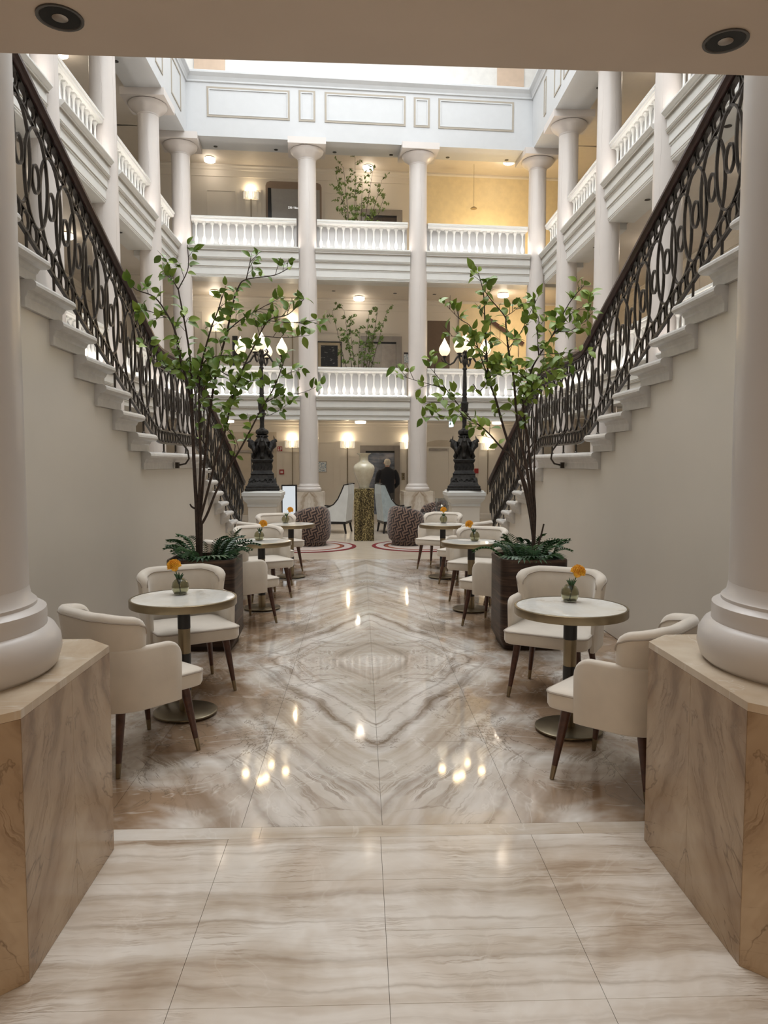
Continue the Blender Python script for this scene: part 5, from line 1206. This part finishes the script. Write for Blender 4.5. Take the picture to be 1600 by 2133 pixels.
t, W, H = on_wall('floor_plan', 'framed evacuation floor plan beside the left centre column', 'plan', 657, 961, 681, 984)
MB().box(-W / 2, W / 2, -0.015, -0.001, 0, H).build('frame', STEEL, t); MB().box(-W * 0.45, W * 0.45, -0.017, -0.0151, H * 0.05, H * 0.95).build('print', PLANM, t)
t, W, H = on_wall('floor_plan', 'small evacuation plan right of the lower gallery lift', 'plan', 841, 734, 852, 757)
MB().box(-W / 2, W / 2, -0.015, -0.001, 0, H).build('frame', STEEL, t); MB().box(-W * 0.45, W * 0.45, -0.017, -0.0151, H * 0.05, H * 0.82).build('print', PLANM, t)
MB().box(-W * 0.45, W * 0.45, -0.017, -0.0151, H * 0.86, H * 0.98).build('header', BLACK, t)
t, W, H = on_wall('framed_picture', 'black framed dark night picture on the lower gallery wall', 'picture', 660, 711, 712, 770)
MB().frame_y(-W / 2, W / 2, 0, H, 0.03, -0.035, -0.001).build('frame', BLACK, t); MB().box(-W / 2 + 0.03, W / 2 - 0.03, -0.012, -0.001, 0.03, H - 0.03).build('mount', plain('cream_mount', (0.62, 0.52, 0.36), 0.6), t)
MB().box(-W * 0.34, W * 0.34, -0.014, -0.0121, H * 0.10, H * 0.86).build('print', NIGHT, t)
t, W, H = on_wall('framed_picture', 'narrow dark framed picture behind the left candelabrum flames', 'picture', 484, 700, 496, 765)
MB().frame_y(-W / 2, W / 2, 0, H, 0.025, -0.035, -0.001).build('frame', BLACK, t); MB().box(-W / 2 + 0.025, W / 2 - 0.025, -0.012, -0.001, 0.025, H - 0.025).build('print', NIGHT, t)
# doors and openings
def opening(n, px0, px1, ptop, z0, mat, label, frame=True):
    A = aty(px0, ptop, YW, SK); B = aty(px1, ptop, YW, SK); xc = (A.x + B.x) / 2; W = B.x - A.x; H = A.z - z0
    o = MB().box(-W / 2, W / 2, -0.012, -0.001, 0.002, H).build('door_%d' % n, mat, None, False, (xc, YW + SK * xc, z0)); o.rotation_euler = (0, 0, SKA); tag(o, label, 'door', None, 'structure')
    if frame: MB().box(-W / 2 - 0.05, -W / 2, -0.03, -0.001, 0.002, H + 0.05).box(W / 2, W / 2 + 0.05, -0.03, -0.001, 0.002, H + 0.05).box(-W / 2, W / 2, -0.03, -0.001, H, H + 0.05).build('door_frame', CREAM, o)
    return o, W, H
o, W, H = opening(1, 472, 576, 893, 0, DOORB, 'beige recessed door wall left of the fire signs', False)
MB().box(-W * 0.33, W * 0.44, -0.05, -0.013, 1.90, 1.96).build('closer_bar', STEEL, o); MB().box(-W * 0.02, 0.0, -0.014, -0.0121, 0.01, 1.88).build('leaf_gap', DGREY, o)
o, W, H = opening(2, 893, 935, 934, 0, CREAM, 'cream service door in the arched niche right of the columns')
MB().box(-W * 0.5, W * 0.42, -0.05, -0.013, H - 0.06, H - 0.02).build('closer_bar', STEEL, o)
MB().prism_y([(-W / 2 - 0.12, H + 0.04)] + [((W / 2 + 0.25) * -math.cos(math.pi * k / 10) + 0.08, H + 0.04 + 0.20 * math.sin(math.pi * k / 10)) for k in range(11)], -0.008, -0.001).build('arch_head', DOORB, o)
o, W, H = opening(3, 890, 937, 668, ZF1, DARKROOM, 'dark panel painted as a dim corridor opening on the lower gallery behind the right candelabrum')
o, W, H = opening(4, 497, 583, 655, ZF1, CREAM, 'cream panelled double door on the lower gallery')
for s in (-1, 1): MB().frame_y(s * W * 0.25 - W * 0.19, s * W * 0.25 + W * 0.19, 0.2, H - 0.2, 0.025, -0.022, -0.0121).build('door_panel', CREAM, o)
# alcove with the grey glass panel on the top gallery
A = aty(553, 377, YW, SK); B = aty(670, 395, YW, SK); xc = (A.x + B.x) / 2; W = B.x - A.x; H = A.z - ZF2
o = MB().prism_y([(-W / 2, 0.002), (-W / 2, H - 0.12), (-W / 2 + 0.03, H - 0.04), (-W / 2 + 0.12, H), (W / 2 - 0.12, H), (W / 2 - 0.03, H - 0.04), (W / 2, H - 0.12), (W / 2, 0.002)], -0.015, -0.001).build('door_5', BROWNV, None, False, (xc, YW + SK * xc, ZF2)); o.rotation_euler = (0, 0, SKA); tag(o, 'brown rounded alcove on the top gallery behind the left column', 'alcove', None, 'structure')
MB().box(-W / 2 + 0.10, W / 2 - 0.05, -0.030, -0.016, 0.002, H - 0.20).build('grey_panel', plain('grey_glass_panel', (0.34, 0.335, 0.33), 0.3), o)
MB().prism_y([(-W / 2 + 0.06, 0.002), (-W / 2 + 0.06, H - 0.19), (-W / 2 + 0.15, H - 0.19), (-W / 2 + 0.17, 1.10), (-W / 2 + 0.36, 0.92), (-W / 2 + 0.42, 0.70), (-W / 2 + 0.45, 0.002)], -0.036, -0.0301).build('dark_curtain', BLACK, o)
def text_mesh(txt, size, mat, parent, loc, rot):
    c = bpy.data.curves.new('lettering', 'FONT'); c.body = txt; c.size = size; c.extrude = 0.001
    tmp = bpy.data.objects.new('tmp', c); COL.objects.link(tmp); dg = bpy.context.evaluated_depsgraph_get()
    me = bpy.data.meshes.new_from_object(tmp.evaluated_get(dg)); bpy.data.objects.remove(tmp); bpy.data.curves.remove(c)
    me.materials.clear(); me.materials.append(mat); return inst('lettering', me, parent, loc, rot)
text_mesh('230 / Büs', 0.075, emit('lit_lettering', (1, 1, 1), 0.8), o, (-0.16, -0.032, H - 0.72), (R(90), 0, 0))
# mouldings on the rear walls: (px0, py0, px1, py1)
for nm, rects in (('ground', ((662, 921, 697, 1020), (662, 1030, 697, 1085), (590, 940, 626, 1006), (708, 950, 741, 1006), (708, 1030, 741, 1085), (975, 925, 998, 1010))), ('lower_gallery', ((405, 648, 424, 765), (660, 690, 830, 692), (960, 690, 1000, 765), (1010, 700, 1045, 765))), ('upper_gallery', ((430, 395, 492, 470), (676, 400, 740, 470), (503, 395, 512, 470), (533, 395, 545, 470)))):
    for x0, y0, x1, y1 in rects:
        A = aty(x0, y0, YW, SK); B = aty(x1, y1, YW, SK); xc = (A.x + B.x) / 2
        o = MB().frame_y(A.x - xc, B.x - xc, min(B.z, A.z - 0.04), A.z, 0.022, -0.014, -0.001).build('panel_moulding', CREAM, wallb[nm]); o.location = (xc, YW + SK * xc, 0); o.rotation_euler = (0, 0, SKA)
# exit sign hanging under the ground floor ceiling
p = aty(940, 897, 19.6, SK)
t = thing('exit_sign', 'glowing pale blue hanging exit sign right of the right column', 'sign', (p.x, p.y, CG), SKA)
MB().box(-0.42, 0.42, -0.02, 0.02, -0.028, 0.0).build('housing', EXITM, t); MB().box(-0.03, 0.03, -0.15, 0.15, -0.20, -0.036).build('light_panel', EXITM, t)
# the lit stair beyond the lower gallery and the bright room beyond the top gallery
A = aty(1000, 655, YW - 0.05, SK)
o = struct('wall_lit_stair', MB().loft([[(x, YW - 0.06 + SK * x, z0), (x, YW - 0.02 + SK * x, z0), (x, YW - 0.02 + SK * x, z1), (x, YW - 0.06 + SK * x, z1)] for z0, z1 in ((ZF1, C1 - 0.02),) for x in (2.75, 5.6)]), YELW, 'warm lit panelled stair wall on the lower gallery at right', 'wall')
t = thing('sloping_handrail', 'dark sloping wooden handrail on the warm lit stair wall', 'handrail', aty(1050, 690, YW - 0.16, SK), SKA)
a, b = aty(1013, 662, YW - 0.16, SK), aty(1090, 717, YW - 0.16, SK); c = t.location.copy()
MB().tube([(a.x - c.x, -0.02, a.z - c.z), (b.x - c.x, -0.02, b.z - c.z)], 0, flat=(0.03, 0.05), up=(0, 1, 0)).build('rail', RAILW, t)
for f in (0.12, 0.37, 0.62, 0.88):
    x, z = (a.x + (b.x - a.x) * f - c.x), (a.z + (b.z - a.z) * f - c.z); MB().tube([(x, -0.02, z), (x, 0.0, z - 0.45 if z - 0.45 > -1.2 else -1.2)], 0.008, 6).build('baluster_rod', IRON, t)
point_light('stair_lamp', (4.4, 20.3, ZF1 + 2.2), 28, (1.0, 0.72, 0.40), 0.15)
struct('wall_lit_room', MB().loft([[(x, YW - 0.06 + SK * x, z0), (x, YW - 0.02 + SK * x, z0), (x, YW - 0.02 + SK * x, z1), (x, YW - 0.06 + SK * x, z1)] for z0, z1 in ((ZF2, C2 - 0.01),) for x in (1.75, 5.6)]), YELW, 'warm yellow lit room wall behind the top gallery at right', 'wall')
p = aty(987, 434, 20.2, SK)
t = thing('pendant_lamp', 'tiny gold pendant lamp in the yellow lit top room', 'lamp', (p.x, p.y, C2))
MB().tube([(0, 0, -0.001), (0, 0, p.z - C2 + 0.05)], 0.004, 5).build('cord', BRASS, t); MB().lathe([(0.01, 0.05), (0.05, 0.03), (0.09, 0.0), (0.085, -0.012), (0.02, -0.005)], 18).build('shade', BRASS, t, True, (0, 0, p.z - C2))
point_light('pendant_light', (3.6, 20.2, ZF2 + 1.1), 70, (1.0, 0.74, 0.38), 0.15, None)

# ------------------------------------------------------------------ gallery trees (small leaved)
def small_tree(cx, cy, z0, specs, label, seed):
    rnd = random.Random(seed); t = thing('gallery_tree', label, 'plant', (cx, cy, z0))
    MB().lathe([(0.13, 0.001), (0.16, 0.02), (0.19, 0.42), (0.18, 0.43), (0.17, 0.38), (0.01, 0.37)], 24).build('pot', PLANT, t, True)
    fo = MB(); st = MB()
    for (bx, tx, tz, ty) in specs:
        b = Vector((bx * 0.5, rnd.uniform(-0.06, 0.06), 0.37)); e = Vector((tx, ty, tz))
        pts = [b, b.lerp(e, 0.45) + Vector((rnd.uniform(-.03, .03), 0, 0.06)), e]
        MB().tube([pts[0], pts[1], pts[2]], [0.010, 0.008, 0.003], 5).build('branch', BARK, t, True)
        for k in range(9):
            f = 0.42 + 0.58 * k / 8; p = (b.lerp(e, f)); side = Vector((rnd.uniform(-1, 1), rnd.uniform(-1, 1), rnd.uniform(-0.1, 0.9))).normalized(); L = rnd.uniform(0.12, 0.32)
            q = p + side * L; st.tube([p, q], [0.003, 0.0015], 4)
            for j in range(13):
                r = p.lerp(q, 0.2 + 0.8 * j / 12) + Vector((rnd.uniform(-1, 1), rnd.uniform(-1, 1), rnd.uniform(-1, 1))) * 0.035
                d = Vector((rnd.uniform(-1, 1), rnd.uniform(-1, 1), rnd.uniform(-1, 1))).normalized(); o_ = d.orthogonal().normalized(); s = rnd.uniform(0.030, 0.055)
                fo.add([r - d * s, r + o_ * s * 0.5, r + d * s, r - o_ * s * 0.5], [(0, 1, 2, 3)])
    st.build('twigs', BARK, t, kind='stuff'); fo.build('foliage', LEAFS, t, kind='stuff')
p = aty(748, 760, 19.05, SK)
small_tree(p.x, p.y, ZF1, [(-0.25, -0.68, 2.55, 0.0), (-0.2, -0.38, 2.6, 0.15), (-0.1, -0.25, 2.3, -0.12), (0.02, 0.02, 2.15, 0.1), (0.12, 0.25, 2.45, -0.1), (0.2, 0.48, 2.6, 0.1), (0.25, 0.68, 2.45, -0.1), (0.1, 0.35, 2.0, 0.2)], 'slender small leaved tree behind the lower gallery balustrade', 4)
p = aty(745, 460, 19.2, SK)
small_tree(p.x, p.y, ZF2, [(-0.25, -0.55, 2.45, 0.0), (-0.2, -0.35, 2.6, 0.0), (-0.1, -0.06, 2.9, 0.12), (-0.1, -0.4, 2.0, -0.12), (0.05, 0.12, 2.3, 0.1), (0.12, 0.40, 2.6, -0.1), (0.2, 0.62, 2.35, 0.1), (0.25, 0.70, 1.95, -0.1), (0.0, -0.05, 2.1, 0.2)], 'slender small leaved tree behind the top gallery balustrade', 8)
